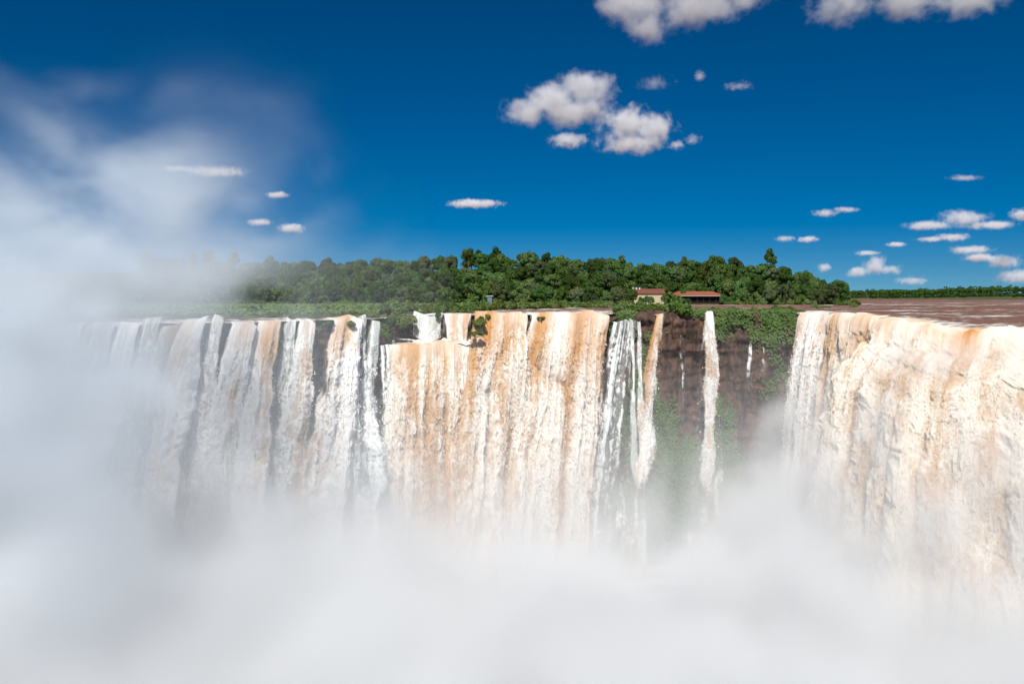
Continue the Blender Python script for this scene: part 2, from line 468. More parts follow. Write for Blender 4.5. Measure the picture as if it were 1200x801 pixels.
P = np.linspace(-700, 1014, 420); T = np.linspace(0, 1, 170) ** 1.3
Pg, Tg = np.meshgrid(P, T, indexing='ij')
B = bankD(Pg) + 6 * (fbm2(Pg / 20, Pg * 0 + 7.7, 3, 77) - 0.5)
Di = B + Tg * (1050 - B)
Zi = hill_h(Pg, Di) * (1 - sm(Tg, 0.9, 1.0)) - 0.5 * sm(Tg, 0.9, 1)
hill = link("island_hill", grid_mesh("island_hill", np.stack([(Pg - 600) / F * Di, Di, Zi], -1)), M_SOIL)
tag(hill, "long low wooded island hill rising behind the river and the falls", "hill", kind='structure')

# ---- far bank
P = np.linspace(900, 3400, 120); T = np.linspace(0, 1, 30)
Pg, Tg = np.meshgrid(P, T, indexing='ij')
Df = 1500 + Tg * 3000
Zf = -0.6 + 9 * sm(Tg, 0.0, 0.5) * sm(Pg, 900, 1300)
o = link("far_bank", grid_mesh("far_bank", np.stack([(Pg - 600) / F * Df, Df, Zf], -1)), M_SOIL)
tag(o, "flat wooded far bank along the horizon beyond the brown river", "river bank", kind='structure')

# ------------------------------------------------------------------ waterfalls
G9 = 9.81
def flow_path(zl, v0, bottom, up=8.0, step=None, n=340):
    """(out, z, arc) of water that runs over a lip at height zl and falls to bottom"""
    drop = zl - bottom
    T1 = math.sqrt(2 * drop / G9)
    ta = np.concatenate([np.linspace(-up / v0, 0, 40, endpoint=False), np.linspace(0, T1, 500)])
    out = v0 * ta
    z = zl + 0.3 - 0.5 * G9 * np.maximum(ta, 0) ** 2
    if step:      # a boiling shelf part of the way down: (drop to it, its length, its slope)
        d1, L, sl = step
        k = np.where(z < zl - d1)[0]
        i0 = k[0]
        o0, z0 = out[i0], z[i0]
        q = np.linspace(0, 1, 120)
        so = o0 + L * q
        sz = z0 - sl * q ** 1.6 + 0.7 * np.sin(q * math.pi)
        T2 = math.sqrt(2 * (sz[-1] - bottom) / G9); tb = np.linspace(0.02, T2, 420)
        out = np.concatenate([out[:i0], so, o0 + L + v0 * 1.25 * tb])
        z = np.concatenate([z[:i0], sz, sz[-1] - 0.5 * G9 * tb ** 2])
    ds = np.hypot(np.diff(out), np.diff(z)); s = np.concatenate([[0], np.cumsum(ds)])
    sn = np.linspace(0, 1, n) ** 1.12 * s[-1]
    return np.interp(sn, s, out), np.interp(sn, s, z), sn

FALLS = []
def waterfall(p0, p1, label, seed, bottom=-83.0, v0=3.2, off=0.0, zoff=0.0, spread=0.0, skew=0.0, foam=0.7, amber=None, veil=0.0, rag=0.12,
              clump=1.0, mat=None, up=8.0, step=None, D=None, group="waterfalls along the lip", n=None, thin=1.0, cols=1.0, res=1.8, streak=0.5, lipvar=1.9, flecks=1.0, fl_size=1.0, sides=1.0, bands=(), soft=0.0, crest=0.0):
    nu = max(12, int((p1 - p0) * res)) + 1
    P = np.linspace(p0, p1, nu)
    Dl = (lipD(P) if D is None else np.full(nu, float(D))) - off
    # smooth plan so that neighbouring sheets do not fold
    Xl = (P - 600) / F * Dl
    tx, ty = np.gradient(Xl), np.gradient(Dl)
    L = np.hypot(tx, ty); nx, ny = ty / L, -tx / L
    nx = np.convolve(np.pad(nx, nu // 3 + 1, mode='edge'), np.ones(2 * (nu // 3) + 3) / (2 * (nu // 3) + 3), 'valid')[:nu] * 0.8; ny = -np.sqrt(1 - nx ** 2)
    zlip = float(np.mean(lipZ(P))) + zoff
    nv = n or (330 if bottom < -40 else 120)
    out, z, s = flow_path(zlip, v0, bottom, up, step, nv)
    wid = np.concatenate([[0], np.cumsum(np.hypot(np.diff(Xl), np.diff(Dl)))])
    A, Sg = np.meshgrid(wid, s, indexing='ij')
    U = A / wid[-1]; W = wid[-1]
    fall = np.clip((zlip - z) / (zlip - bottom), 0, 1)[None, :] + 0 * A
    down = np.clip(zlip - z, 0, None)[None, :] + 0 * A      # metres fallen
    a = A + seed * 13.7; sd = seed * 3 % 90
    g1 = sm(down, 0.5, 26); g0 = sm(down, 0.0, 7)
    colm = fbm2(a / 6.5, Sg / 90, 3, sd) - 0.5
    warp = (fbm2(a / 4, Sg / 9, 3, sd + 3) - 0.5)
    strand = fbm2(a / 0.8 + warp * 1.2 * g0, Sg / 26, 4, sd + 12, 0.6) - 0.5
    bil = np.abs(2 * fbm2(a / 2.3 + warp * 1.6, Sg / 5.5 + warp * 1.6, 2, sd + 5) - 1) * 2.0
    bil2 = np.abs(2 * fbm2(a / 1.0 + warp * 2 + strand, Sg / 2.4 + warp * 2, 2, sd + 9) - 1) * 2.0
    bil3 = np.abs(2 * fbm2(a / 0.45 + warp * 3, Sg / 0.8 + strand * 2, 2, sd + 10) - 1) * 2.0
    lumps = fbm2(a / 7 + warp, Sg / 21 + warp, 3, sd + 16) - 0.5
    ridge_ = np.abs(2 * fbm2(a / 8.0 + 0.5 * warp * g1 / 3, Sg / 75 + 2.2, 2, sd + 47) - 1) * 2.0     # round columns with sharp creases between
    ridge2 = np.abs(2 * fbm2(a / 3.0 + 0.5 * warp * g1, Sg / 45 + 5.2, 2, sd + 49) - 1) * 2.0
    disp = cols * (2.2 * colm + 3.0 * (np.minimum(ridge_, 1.0) ** 0.7 - 0.6) + 1.0 * (np.minimum(ridge2, 1.0) ** 0.8 - 0.6)) * (0.22 + g1) + clump * g1 * (0.55 * (bil - 0.4) + 0.24 * (bil2 - 0.4) + 0.09 * (bil3 - 0.4) + 2.0 * lumps) + strand * (0.3 + 1.3 * g0) * streak * 2 * (1 - soft) + soft * g0 * (2.8 * (fbm2(a / 5 + warp * 2, Sg / 7 + warp * 2, 3, sd + 40, 0.38) - 0.5) + 0.45 * (np.abs(2 * fbm2(a / 1.5 + warp * 2, Sg / 1.6 + warp * 2, 3, sd + 51) - 1) * 2 - 0.5))
    disp *= thin
    lipdz = ((lipZ(P) - lipZ(P).mean()) if D is None else np.zeros(nu))[:, None] * (sm(s, 0, up) if up > 2 else np.ones(nv))[None, :]
    lipn = lipvar * (fbm2(a / 5.0, a * 0 + 3.1, 4, sd + 33) - 0.5)
    if step:
        boil = sm(down, step[0] * 0.6, step[0] * 1.1) * (1 - sm(down, step[0] * 1.6, step[0] * 3.2))
        disp = disp + boil * (3.6 * (fbm2(a / 6, Sg / 5, 4, sd + 19, 0.45) - 0.45))
    edge = np.minimum(U, 1 - U) * W                         # metres from the nearer edge
    disp = disp - thin * (1.6 + 0.07 * W) * np.exp(-edge / (0.10 * W + 0.3)) * (0.25 + 0.75 * g0)
    # shape
    o_ = out[None, :] + disp
    X = Xl[:, None] + nx[:, None] * o_
    Y = Dl[:, None] + ny[:, None] * o_
    side = (U - 0.5) * spread * fall ** 0.8 + skew * fall ** 0.75
    X = X + side + strand * 0.3 * g0 + 2.2 * (fbm2(Sg / 6.0, A * 0 + seed, 4, sd + 37) - 0.5) * g1 * np.exp(-edge / 2.0) * thin * sides
    Y = Y + 3.0 * lipn
    Z = z[None, :] + 0 * A + lipdz * (1 - 0.6 * fall) + 0.25 * disp * (1 - g0) + 0.25 * (bil2 - 0.5) * g1 + 1.9 * lipn * (1 - 0.7 * g1) * (sm(Sg, 0, up) if up > 2 else 1)
    # colour of the water: silt against foam, plus shade painted into the creases
    fo = foam + 1.15 * (fbm2(a / 2.6 + warp * 0.7 * g0, Sg / 38, 4, sd + 22) - 0.5) + 1.5 * (fbm2(a / 6.5, Sg / 130 + 4, 2, sd + 24) - 0.5) + 1.15 * strand * (1 - 0.8 * soft) + soft * 1.3 * (fbm2(a / 5 + warp * 2.5, Sg / 8 + warp * 2.5, 5, sd + 43, 0.6) - 0.5) * g0 + g0 * (1 - 0.4 * soft) * clump * (0.34 * (bil - 0.5) + 0.42 * (bil2 - 0.5) + 0.25 * (bil3 - 0.45) + 0.7 * lumps)
    if crest: fo = fo + crest * sm(fbm2(a / 4.5, Sg / 7, 4, sd + 55), 0.45, 0.62) * sm(Sg, up * 0.35, up * 0.8); disp = disp
    for (bu, bw, bd) in bands:
        fo = fo + bd * np.exp(-((U - bu + 0.35 / W * (colm + warp) * 8) / bw) ** 2) * sm(down, 1, 14)
    fo = fo + 0.10 * g1 - 0.03 * (1 - g0)
    fo = fo + 0.35 * np.exp(-edge / 1.5) - 0.5 * np.exp(-(ridge_ / 0.24) ** 2) * g0 + 0.10 * np.minimum(ridge_, 1) - 0.16 * np.exp(-(ridge2 / 0.25) ** 2) * g0 - 0.06  # creases between the columns darkened in colour so the grooves look deeper
    am = np.zeros_like(A)
    for (u0, uw, ln, st) in (amber or []):
        am = np.maximum(am, st * np.exp(-((U - u0) / uw) ** 2) * (1 - sm(down + 8 * strand, ln * 0.35, ln)) * sm(Sg, up * 0.3, up))
    am = np.clip(am * (0.85 + 1.2 * strand), 0, 1)
    # holes and ragged edges
    eh = fbm2(a / 1.2, Sg / 14, 4, sd + 26) - 0.5
    al = sm(edge / (rag * min(W, 14) * (0.35 + fall) + 0.15) + eh * 3.0, 0.25, 1.1)
    if veil:
        vs = fbm2(a / 1.0, Sg / 30, 4, sd + 29, 0.6)
        al = al * (1 - veil * sm(vs + 0.25 * (bil2 - 0.6) * g0, 0.62, 0.42))
    al = al * (sm(Sg, 0.0, up * 0.7) if up > 2 else 1.0)
    if bottom > -70 and D is None: al = al * (1 - sm(fall + 0.5 * eh, 0.45, 1.0)) * sm(Sg, up, up + 4)
    # torn-off drops and flecks of foam over the falling part
    Vg_ = np.stack([X, Y, Z], -1)
    rr = np.random.default_rng(seed + 500)
    area = W * (s[-1] - up)
    nf = int(min(area * flecks * 9, 90000))
    iu = rr.integers(1, nu - 1, nf * 2); iv = rr.integers(2, nv - 1, nf * 2)
    pr = g0[iu, iv] * (0.15 + 0.85 * g1[iu, iv]) * (0.03 + 0.97 * (al[iu, iv] > 0.35))
    k_ = rr.random(nf * 2) < pr
    iu, iv = iu[k_], iv[k_]; nf = len(iu)
    gg = g1[iu, iv][:, None]
    outw = np.stack([nx[iu], ny[iu], np.zeros(nf)], 1)
    du = Vg_[np.minimum(iu + 1, nu - 1), iv] - Vg_[iu - 1, iv]; dv = Vg_[iu, np.minimum(iv + 1, nv - 1)] - Vg_[iu, iv - 1]
    nn = np.cross(du, dv); nn /= np.maximum(np.linalg.norm(nn, axis=1, keepdims=True), 1e-9)
    nn *= np.sign(np.sum(nn * outw, 1, keepdims=True))
    cen = Vg_[iu, iv] + nn * (rr.random((nf, 1)) ** 2 * 0.9 * (0.3 + gg)) * fl_size + rr.normal(size=(nf, 3)) * np.array([0.3, 0.15, 0.4]) * fl_size
    nn = nn + rr.normal(size=(nf, 3)) * 0.3; nn /= np.linalg.norm(nn, axis=1, keepdims=True)
    tv = np.array([0, 0, 1.0]) + rr.normal(size=(nf, 3)) * 0.45; tv -= nn * np.sum(tv * nn, 1, keepdims=True); tv /= np.linalg.norm(tv, axis=1, keepdims=True)
    bv = np.cross(nn, tv)
    ln_ = (0.10 + 0.34 * rr.random((nf, 1)) ** 2.2) * fl_size; wd_ = ln_ * (0.35 + 0.4 * rr.random((nf, 1)))
    FV = np.stack([cen - tv * ln_, cen + bv * wd_, cen + tv * ln_ * 0.8, cen - bv * wd_], 1).reshape(-1, 3)
    ffo = np.repeat(fo[iu, iv] + 0.05 + 0.16 * rr.normal(size=nf), 4); fam = np.repeat(am[iu, iv] * 0.8, 4)
    i_, j_ = np.meshgrid(np.arange(nu - 1), np.arange(nv - 1), indexing='ij'); a_ = (i_ * nv + j_).ravel()
    quads = np.concatenate([np.stack([a_, a_ + nv, a_ + nv + 1, a_ + 1], 1), nu * nv + np.arange(nf * 4).reshape(nf, 4)])
    me = raw_mesh("waterfall", np.concatenate([Vg_.reshape(-1, 3), FV]), quads, True,
                  {"foam": np.clip(np.concatenate([fo.ravel(), ffo]), 0, 1), "amber": np.concatenate([am.ravel(), fam]), "alpha": np.concatenate([al.ravel(), np.ones(nf * 4)])})
    ob = link("waterfall", me, mat or M_WATER)
    tag(ob, label, "waterfall", group)
    oo = rr.uniform(0.5, 5.0, X.shape)
    FALLS.append((seed, (np.stack([X + nx[:, None] * oo, Y + ny[:, None] * oo, Z], -1)[::3, ::4]).reshape(-1, 3)))
    return ob

# left row, half lost in the spray
waterfall(60, 100, "ghostly pale waterfall almost wholly lost in the blue spray", 1, foam=0.85, mat=M_WATER_COOL, veil=0.3, spread=6.0, skew=-4.5, soft=0.45, sides=2.0, flecks=0.7)
waterfall(101, 136, "faint pale waterfall showing dimly at the edge of the spray", 2, foam=0.85, mat=M_WATER_COOL, veil=0.4, spread=6.0, skew=-6.5, step=(21, 3, 2), soft=0.45, sides=2.0, flecks=0.7)
waterfall(139, 164, "hazy whitish waterfall breaking on a dark ledge halfway down", 3, foam=0.78, mat=M_WATER, veil=0.35, spread=8.0, skew=-7.5, step=(20, 3.5, 2), off=1.5, soft=0.45, sides=2.0, flecks=0.7)
waterfall(167, 189, "hazy narrow waterfall just left of the bright rounded lip", 4, foam=0.72, mat=M_WATER_COOL, veil=0.5, spread=6.0, skew=-7.5, step=(22, 3, 2), off=-1, zoff=0.9, soft=0.45, sides=2.0, flecks=0.7)
waterfall(191, 212, "pale grey waterfall with a narrow streaked face in thin haze", 5, foam=0.7, mat=M_WATER, veil=0.5, spread=6.0, skew=-8.5, off=-2, soft=0.45, sides=2.0, flecks=0.7)
waterfall(215, 244, "bright white waterfall with a rounded lip standing proud of its row", 6, foam=0.82, mat=M_WATER, v0=4.6, spread=7.0, skew=-12.5, zoff=1.0, off=1.5, bands=[(0.8, 0.2, -0.2)], soft=0.45, sides=2.0, flecks=0.7)
waterfall(249, 265, "slim white waterfall with a lumpy lip beside a dark gap", 7, foam=0.8, mat=M_WATER, veil=0.4, spread=6.0, skew=-9.5, zoff=1.5, off=-1.5, soft=0.45, sides=2.0, flecks=0.7)
waterfall(272, 304, "cream waterfall with a flat tan lip falling in two strands", 8, foam=0.6, veil=0.15, spread=7.0, skew=-12.5, off=1, amber=[(0.6, 0.35, 8, 0.45)], bands=[(0.25, 0.16, 0.35), (0.55, 0.1, -0.3)], soft=0.45, sides=2.0, flecks=0.7)
waterfall(301, 331, "tan streaked waterfall in the middle of the far row", 9, foam=0.45, mat=M_WATER, veil=0.1, spread=8.0, skew=-11.5, amber=[(0.5, 0.4, 14, 0.55)], step=(34, 3, 2), v0=3.6, soft=0.45, sides=2.0, flecks=0.7)
waterfall(332, 347, "narrow greyish waterfall falling onto a misty ledge", 10, foam=0.72, mat=M_WATER_COOL, veil=0.5, spread=7.0, skew=-8.5, off=-2, zoff=-0.4, step=(30, 3, 1.5), soft=0.45, sides=2.0, flecks=0.7)
waterfall(351, 372, "clean white waterfall beside a strip of green rock", 11, foam=0.75, mat=M_WATER, veil=0.25, spread=7.0, skew=-10.5, v0=3.6, off=0.5, zoff=0.5, soft=0.45, sides=2.0, flecks=0.7)
waterfall(390, 426, "cream column of water that leans left between two green gaps", 12, foam=0.66, spread=7.0, skew=-16.5, v0=4.8, amber=[(0.35, 0.3, 12, 0.35)], cols=0.7, off=1, zoff=0.4, bands=[(0.75, 0.2, 0.3)], soft=0.45, sides=2.0, flecks=0.7)
waterfall(408, 427, "thin grey veil of water right behind the cream leaning column", 13, foam=0.65, mat=M_WATER_COOL, veil=0.75, spread=2, skew=-2, v0=2.2)
waterfall(435, 447, "thin white waterfall stepping down mossy rock beside the tan curtain", 14, foam=0.8, mat=M_WATER_COOL, veil=0.45, spread=10.0, skew=-9.5, v0=2.6, zoff=-0.4, rag=0.3, step=(27, 3.5, 1.5), soft=0.45, sides=2.0, flecks=0.7)
waterfall(444, 458, "wispy threads of water over dark mossy rock under the bush", 15, foam=0.8, mat=M_WATER_COOL, veil=0.95, spread=3, v0=2.0, zoff=-9)
# short set-back cascade and its curtain
waterfall(484, 520, "left half of the short set-back cascade above the ledge pool", 16, D=291, bottom=-9.0, foam=0.85, v0=2.6, thin=0.35, veil=0.2, zoff=0.1, n=90, clump=1.0, mat=M_WATER_COOL, group="set-back cascade falls")
waterfall(520, 554, "right half of the short set-back cascade, tinged tan at its end", 17, D=291, bottom=-9.0, foam=0.72, v0=2.6, thin=0.35, veil=0.1, zoff=0.1, n=90, amber=[(0.85, 0.2, 6, 0.5)], group="set-back cascade falls")
waterfall(455, 554, "wide tan curtain of churning water below the ledge pool", 18, zoff=-8.4, foam=0.42, mat=M_WATER_TAN, spread=4, skew=-5, bands=[(0.05, 0.08, 0.5), (0.3, 0.1, 0.25), (0.72, 0.16, -0.22), (0.97, 0.05, 0.3)], v0=3.0, soft=0.35, clump=1.0, cols=0.5, rag=0.05)
# the three broad central falls
waterfall(556, 619, "broad cream fall with an amber lip beside the tan curtain", 19, zoff=0.35, foam=0.5, mat=M_WATER_TAN, spread=9, skew=-10, bands=[(0.42, 0.10, 0.6), (0.72, 0.14, -0.3), (0.1, 0.06, -0.2), (0.97, 0.04, 0.3)], v0=3.8, amber=[(0.30, 0.16, 22, 0.95), (0.6, 0.10, 14, 0.6), (0.08, 0.06, 20, 0.4)], soft=0.3, clump=1.0, cols=1.35, rag=0.05)
waterfall(622, 715, "broad fall with the brightest orange lip and a white foot", 20, zoff=0.35, foam=0.56, mat=M_WATER_TAN, spread=6, skew=-12, bands=[(0.36, 0.12, 0.65), (0.62, 0.07, -0.6), (0.85, 0.1, 0.4), (0.08, 0.05, -0.3)], v0=4.0, amber=[(0.13, 0.06, 22, 0.5), (0.62, 0.13, 26, 1.0), (0.78, 0.08, 36, 0.5)], soft=0.3, clump=0.9, cols=1.35, rag=0.05)
waterfall(716, 748, "greenish white veil of thin streams fanning over mossy rock", 21, foam=0.7, mat=M_WATER_COOL, veil=0.8, spread=9, skew=-11, fl_size=0.7, v0=2.4, zoff=-2.5, rag=0.3)
waterfall(736, 741, "thread of white water leaping from between the bushes", 22, fl_size=0.55, foam=0.9, mat=M_WATER_COOL, veil=0.45, spread=2, v0=2.2, zoff=-1.5, rag=0.3, thin=0.4, res=3)
waterfall(745, 752, "second thread of white water close to the amber fan", 23, fl_size=0.55, foam=0.9, mat=M_WATER_COOL, veil=0.4, spread=2.5, v0=2.2, zoff=-2.0, rag=0.3, thin=0.4, res=3)
waterfall(765, 779, "slender leaning fan of water with an amber left edge", 24, fl_size=0.75, foam=0.5, spread=11, skew=-13.5, v0=4.2, amber=[(0.2, 0.28, 50, 0.9)], clump=0.55, cols=0.25, rag=0.4, veil=0.5, flecks=2.0, bands=[(0.3, 0.15, -0.2), (0.65, 0.2, 0.3)], thin=0.6, res=3)
waterfall(825.5, 837.5, "single white column of water in front of the bare brown cliff", 25, fl_size=0.8, foam=0.75, spread=10.0, skew=-4.5, v0=3.4, clump=1.0, cols=0.25, rag=0.4, veil=0.2, flecks=2.5, thin=0.6, res=3)
waterfall(796, 800, "faint silvery trickle down the brown cliff between two falls", 26, fl_size=0.55, foam=0.9, mat=M_WATER_COOL, veil=0.97, spread=1.5, v0=1.2, zoff=-5, rag=0.5, thin=0.2, res=4, bottom=-40)
waterfall(879, 882, "left of two silvery trickles down the brown cliff", 27, fl_size=0.55, foam=0.9, mat=M_WATER_COOL, veil=0.85, spread=1.8, v0=1.4, zoff=-8, rag=0.5, thin=0.2, res=4, bottom=-30, skew=-1.5)
waterfall(894, 897, "right of two silvery trickles down the brown cliff", 28, fl_size=0.55, foam=0.9, mat=M_WATER_COOL, veil=0.8, spread=1.8, v0=1.4, zoff=-6, rag=0.5, thin=0.2, res=4, bottom=-22)
# right arm
waterfall(934, 972, "white and tan fall at the right end of the brown cliff", 29, zoff=0.7, foam=0.68, spread=7, skew=-2, v0=4.0, amber=[(0.15, 0.12, 14, 0.5)], clump=0.8, veil=0.15)
waterfall(966, 1030, "rust streaked fall curving round the corner of the right arm", 30, mat=M_WATER_SOFT, zoff=0.7, crest=0.3, foam=0.45, spread=6, skew=2, v0=4.2, amber=[(0.75, 0.3, 30, 0.35), (0.3, 0.1, 20, 0.2)], fl_size=0.75, soft=0.5, clump=0.7, res=1.8)
waterfall(1022, 1078, "churning white fall whose head breaks over a hidden shelf", 31, zoff=0.7, crest=0.45, foam=0.55, mat=M_WATER_SOFT, spread=7, skew=1, v0=4.6, lipvar=2.6, sides=3, step=(7.0, 9, 4.5), amber=[(0.35, 0.2, 6, 0.5)], fl_size=0.72, flecks=1.6, cols=0.6, soft=0.9, clump=0.7, res=2.2, up=12, rag=0.04)
waterfall(1066, 1330, "huge boiling tan and white fall that fills the right edge", 32, zoff=0.7, crest=0.45, foam=0.55, mat=M_WATER_SOFT, spread=4, skew=0, v0=5.0, lipvar=3.0, fl_size=0.72, flecks=1.6, step=(6.0, 11, 5.0), amber=[(0.33, 0.075, 9, 0.95), (0.12, 0.04, 6, 0.3), (0.36, 0.05, 8, 0.6)], soft=0.9, clump=0.7, cols=0.6, res=1.9, up=14, rag=0.02)

# ------------------------------------------------------------------ vegetation
def leaf_faces(C, N, size, rng, fold=0.35):
    """clumps of leaves: one bent four-cornered face at each point C facing about N"""
    n = len(C)
    N = N / np.maximum(np.linalg.norm(N, axis=1, keepdims=True), 1e-6)
    t = rng.normal(size=(n, 3)); t -= N * np.sum(t * N, 1, keepdims=True); t /= np.linalg.norm(t, axis=1, keepdims=True)
    b = np.cross(N, t)
    s = size[:, None] * (0.7 + 0.6 * rng.random((n, 1)))
    w = 0.55 + 0.35 * rng.random((n, 1))
    v = np.stack([C - t * s, C + b * s * w - N * s * fold * rng.random((n, 1)), C + t * s, C - b * s * w - N * s * fold * rng.random((n, 1))], 1)
    return v.reshape(-1, 3), np.arange(n * 4).reshape(n, 4)

def crown_mesh(name, r, lobes, leaf, dens, flat=1.0, zc=0.0):
    """lobes: (cx, cy, cz, radius)"""
    C = []; N = []
    for (x, y, z, q) in lobes:
        k = int(dens * q * q * 4 * math.pi)
        d = r.normal(size=(k, 3)); d /= np.linalg.norm(d, axis=1, keepdims=True)
        d = d[(d[:, 2] > -0.55) | (r.random(len(d)) < 0.35)]
        bump_ = 0.78 + 0.42 * fbm3(d[:, 0] * 1.7 + x, d[:, 1] * 1.7 + y, d[:, 2] * 1.7 + z, 3)
        rad = q * bump_ * (1 - 0.28 * r.random(len(d)) ** 2)
        p = d * rad[:, None] * np.array([1, 1, flat]) + np.array([x, y, z])
        C.append(p); N.append(d + r.normal(size=d.shape) * 0.45 + np.array([0, 0, 0.25]))
    C = np.concatenate(C); N = np.concatenate(N)
    v, f = leaf_faces(C, N, np.full(len(C), leaf), r)
    return raw_mesh(name, v, f)

def trunk_mesh(name, r, h, rad, limbs):
    m = MB()
    pts = [Vector((0, 0, -1.5)), Vector((r.normal() * 0.15, r.normal() * 0.15, h * 0.45)), Vector((r.normal() * 0.4, r.normal() * 0.4, h * 0.8))]
    m.tube(pts[0], pts[1], rad * 1.3, rad * 0.9).tube(pts[1], pts[2], rad * 0.9, rad * 0.6)
    for (x, y, z, q) in limbs:
        s = pts[1].lerp(pts[2], 0.3 + 0.7 * r.random())
        e = Vector((x, y, z)); mid = s.lerp(e, 0.5) + Vector((0, 0, 0.3 * q))
        m.tube(s, mid, rad * 0.45, rad * 0.3, 6).tube(mid, e, rad * 0.3, rad * 0.1, 6)
    me = bpy.data.meshes.new(name); me.from_pydata(m.v, [], m.f); me.update()
    me.materials.append(M_BARK)
    return me

def make_tree_kind(kind, seed):
    r = np.random.default_rng(seed)
    lobes = []
    def dome(n, rad, z0, z1, q0, q1, skirt):
        for k in range(n):
            a = r.random() * 6.28; d = rad * math.sqrt(r.random())
            lobes.append((d * math.cos(a), d * math.sin(a), z0 + (z1 - z0) * (1 - (d / (rad * 1.08)) ** 2) + r.normal() * 0.7, q0 + (q1 - q0) * r.random()))
        for k in range(skirt):
            a = 6.28 * (k + r.random() * 0.7) / skirt; d = rad * (0.75 + 0.3 * r.random())
            lobes.append((d * math.cos(a), d * math.sin(a), z0 * (0.55 + 0.35 * r.random()), q0 * (0.8 + 0.4 * r.random())))
    if kind == 'round':
        h = 12.0; dome(16, 4.8, 6.5, 11.8, 1.8, 2.9, 7); cm = crown_mesh("crown", r, lobes, 0.52, 2.6)
    elif kind == 'tall':
        h = 16.0; dome(14, 3.4, 8.0, 15.5, 1.6, 2.4, 6); cm = crown_mesh("crown", r, lobes, 0.5, 2.7)
    elif kind == 'wide':
        h = 10.5; dome(20, 6.2, 5.5, 9.4, 1.5, 2.6, 9); cm = crown_mesh("crown", r, lobes, 0.5, 2.7, flat=0.9)
    elif kind == 'low':
        h = 7.0; dome(15, 4.6, 2.6, 5.6, 1.3, 2.1, 7); cm = crown_mesh("crown", r, lobes, 0.48, 2.8, flat=0.95)
    else:  # umbrella: bare trunk under a flat crown
        h = 19.0
        for k in range(8):
            a = r.random() * 6.28; d = 3.9 * math.sqrt(r.random())
            lobes.append((d * math.cos(a), d * math.sin(a), 18.2 + r.normal() * 0.5, 0.8 + 0.5 * r.random()))
        cm = crown_mesh("crown", r, lobes, 0.34, 4.0, flat=0.5)
    tm = trunk_mesh("trunk", r, h, 0.36 if kind != 'low' else 0.22, lobes[:6])
    return cm, tm
KINDS = {}
for kind, nn in (('round', 4), ('tall', 3), ('wide', 3), ('low', 2), ('umbrella', 2)):
    KINDS[kind] = [make_tree_kind(kind, 100 * len(kind) + q + 11) for q in range(nn)]
    for cm, tm in KINDS[kind]:
        cm.materials.append(M_LEAF)
PALE = {k: [(cm.copy(), tm) for cm, tm in v] for k, v in KINDS.items() if k in ('round', 'wide', 'low')}
for v in PALE.values():
    for cm, tm in v:
        cm.materials.clear(); cm.materials.append(M_LEAF_PALE)

def plant_tree(px, D, kind, q, scale, label, pale=False, group="trees of the island rainforest", z=None):
    zz = float(hill_h(np.array(px, float), np.array(D, float))) - 0.2 if z is None else z
    root = empty("rainforest_tree", ((px - 600) / F * D, D, zz))
    root.rotation_euler = (0, 0, random.random() * 6.28)
    root.scale = (scale, scale, scale * random.uniform(0.9, 1.12))
    tag(root, label, "tree", group)
    src = (PALE if pale and kind in PALE else KINDS)[kind]
    cm, tm = src[q % len(src)]
    a = bpy.data.objects.new("crown", cm); a.parent = root; COL.objects.link(a)
    b = bpy.data.objects.new("trunk", tm); b.parent = root; COL.objects.link(b)
    return root

LOOK = {'round': "rounded", 'tall': "tall narrow", 'wide': "broad spreading", 'low': "low bushy", 'umbrella': "flat-topped"}
def zone(px, row):
    z = ("veiled by spray" if px < 330 else "faintly veiled by spray" if px < 440 else "above the tan curtain" if px < 560
         else "above the broad central falls" if px < 735 else "behind the red roofs" if px < 860 else "where the ridge descends")
    r_ = ("at the water's edge", "on the lower slope", "halfway up the slope", "on the upper slope", "on the skyline ridge", "on the skyline ridge")[row]
    return r_ + " " + z
rows = [(606, 17.5, 0.95), (626, 16.5, 0.95), (650, 16.0, 0.95), (676, 15.5, 0.95), (702, 15.0, 1.0), (726, 15.5, 1.0)]
cnt = 0
for ri, (Dr, sp, sc) in enumerate(rows):
    px = 170 + sp * 0.5 * (ri % 2)
    while px < 990:
        pj = px + random.uniform(-0.32, 0.32) * sp
        Dj = Dr + random.uniform(-9, 9)
        px += sp
        if ri == 0 and 728 < pj < 858: continue
        if ri == 1 and 735 < pj < 855: Dj += 14
        kind = random.choices(['round', 'tall', 'wide', 'low'], [5, 2.0, 3, 2.0 if ri < 2 else 0.3])[0]
        if pj > 945 and kind == 'tall': kind = 'round'
        pale = random.random() < (0.38 if ri == 0 else 0.14)
        s = sc * random.uniform(0.82, 1.22)
        if pj > 965 and ri > 3: s *= 0.8
        plant_tree(pj, Dj, kind, random.randrange(9), s,
                   ("pale green " if pale else "dark green ") + LOOK[kind] + " tree " + zone(pj, ri), pale)
        cnt += 1
for px, D, q, s in ((903, 690, 0, 0.80), (911, 690, 1, 0.66)):
    plant_tree(px, D, 'umbrella', q, s, z=float(hill_h(np.array(px, float), np.array(D, float))) - 4.0, label="flat-topped tree on a bare trunk standing clear of the skyline, " + ("taller of two" if s > 0.8 else "shorter of two"))
for px, s in ((553, 1.12), (560, 1.0), (728, 0.98), (835, 1.0), (640, 0.95)):
    plant_tree(px, 715, 'tall', random.randrange(3), s, {553: "tallest dark tree on the skyline above the tan curtain", 560: "second tall dark tree beside the tallest on the skyline",
        728: "tall dark tree breaking the skyline left of the building", 835: "tall dark tree breaking the skyline right of the building", 640: "tall dark tree on the skyline above the orange lip"}[px])
print("trees", cnt)

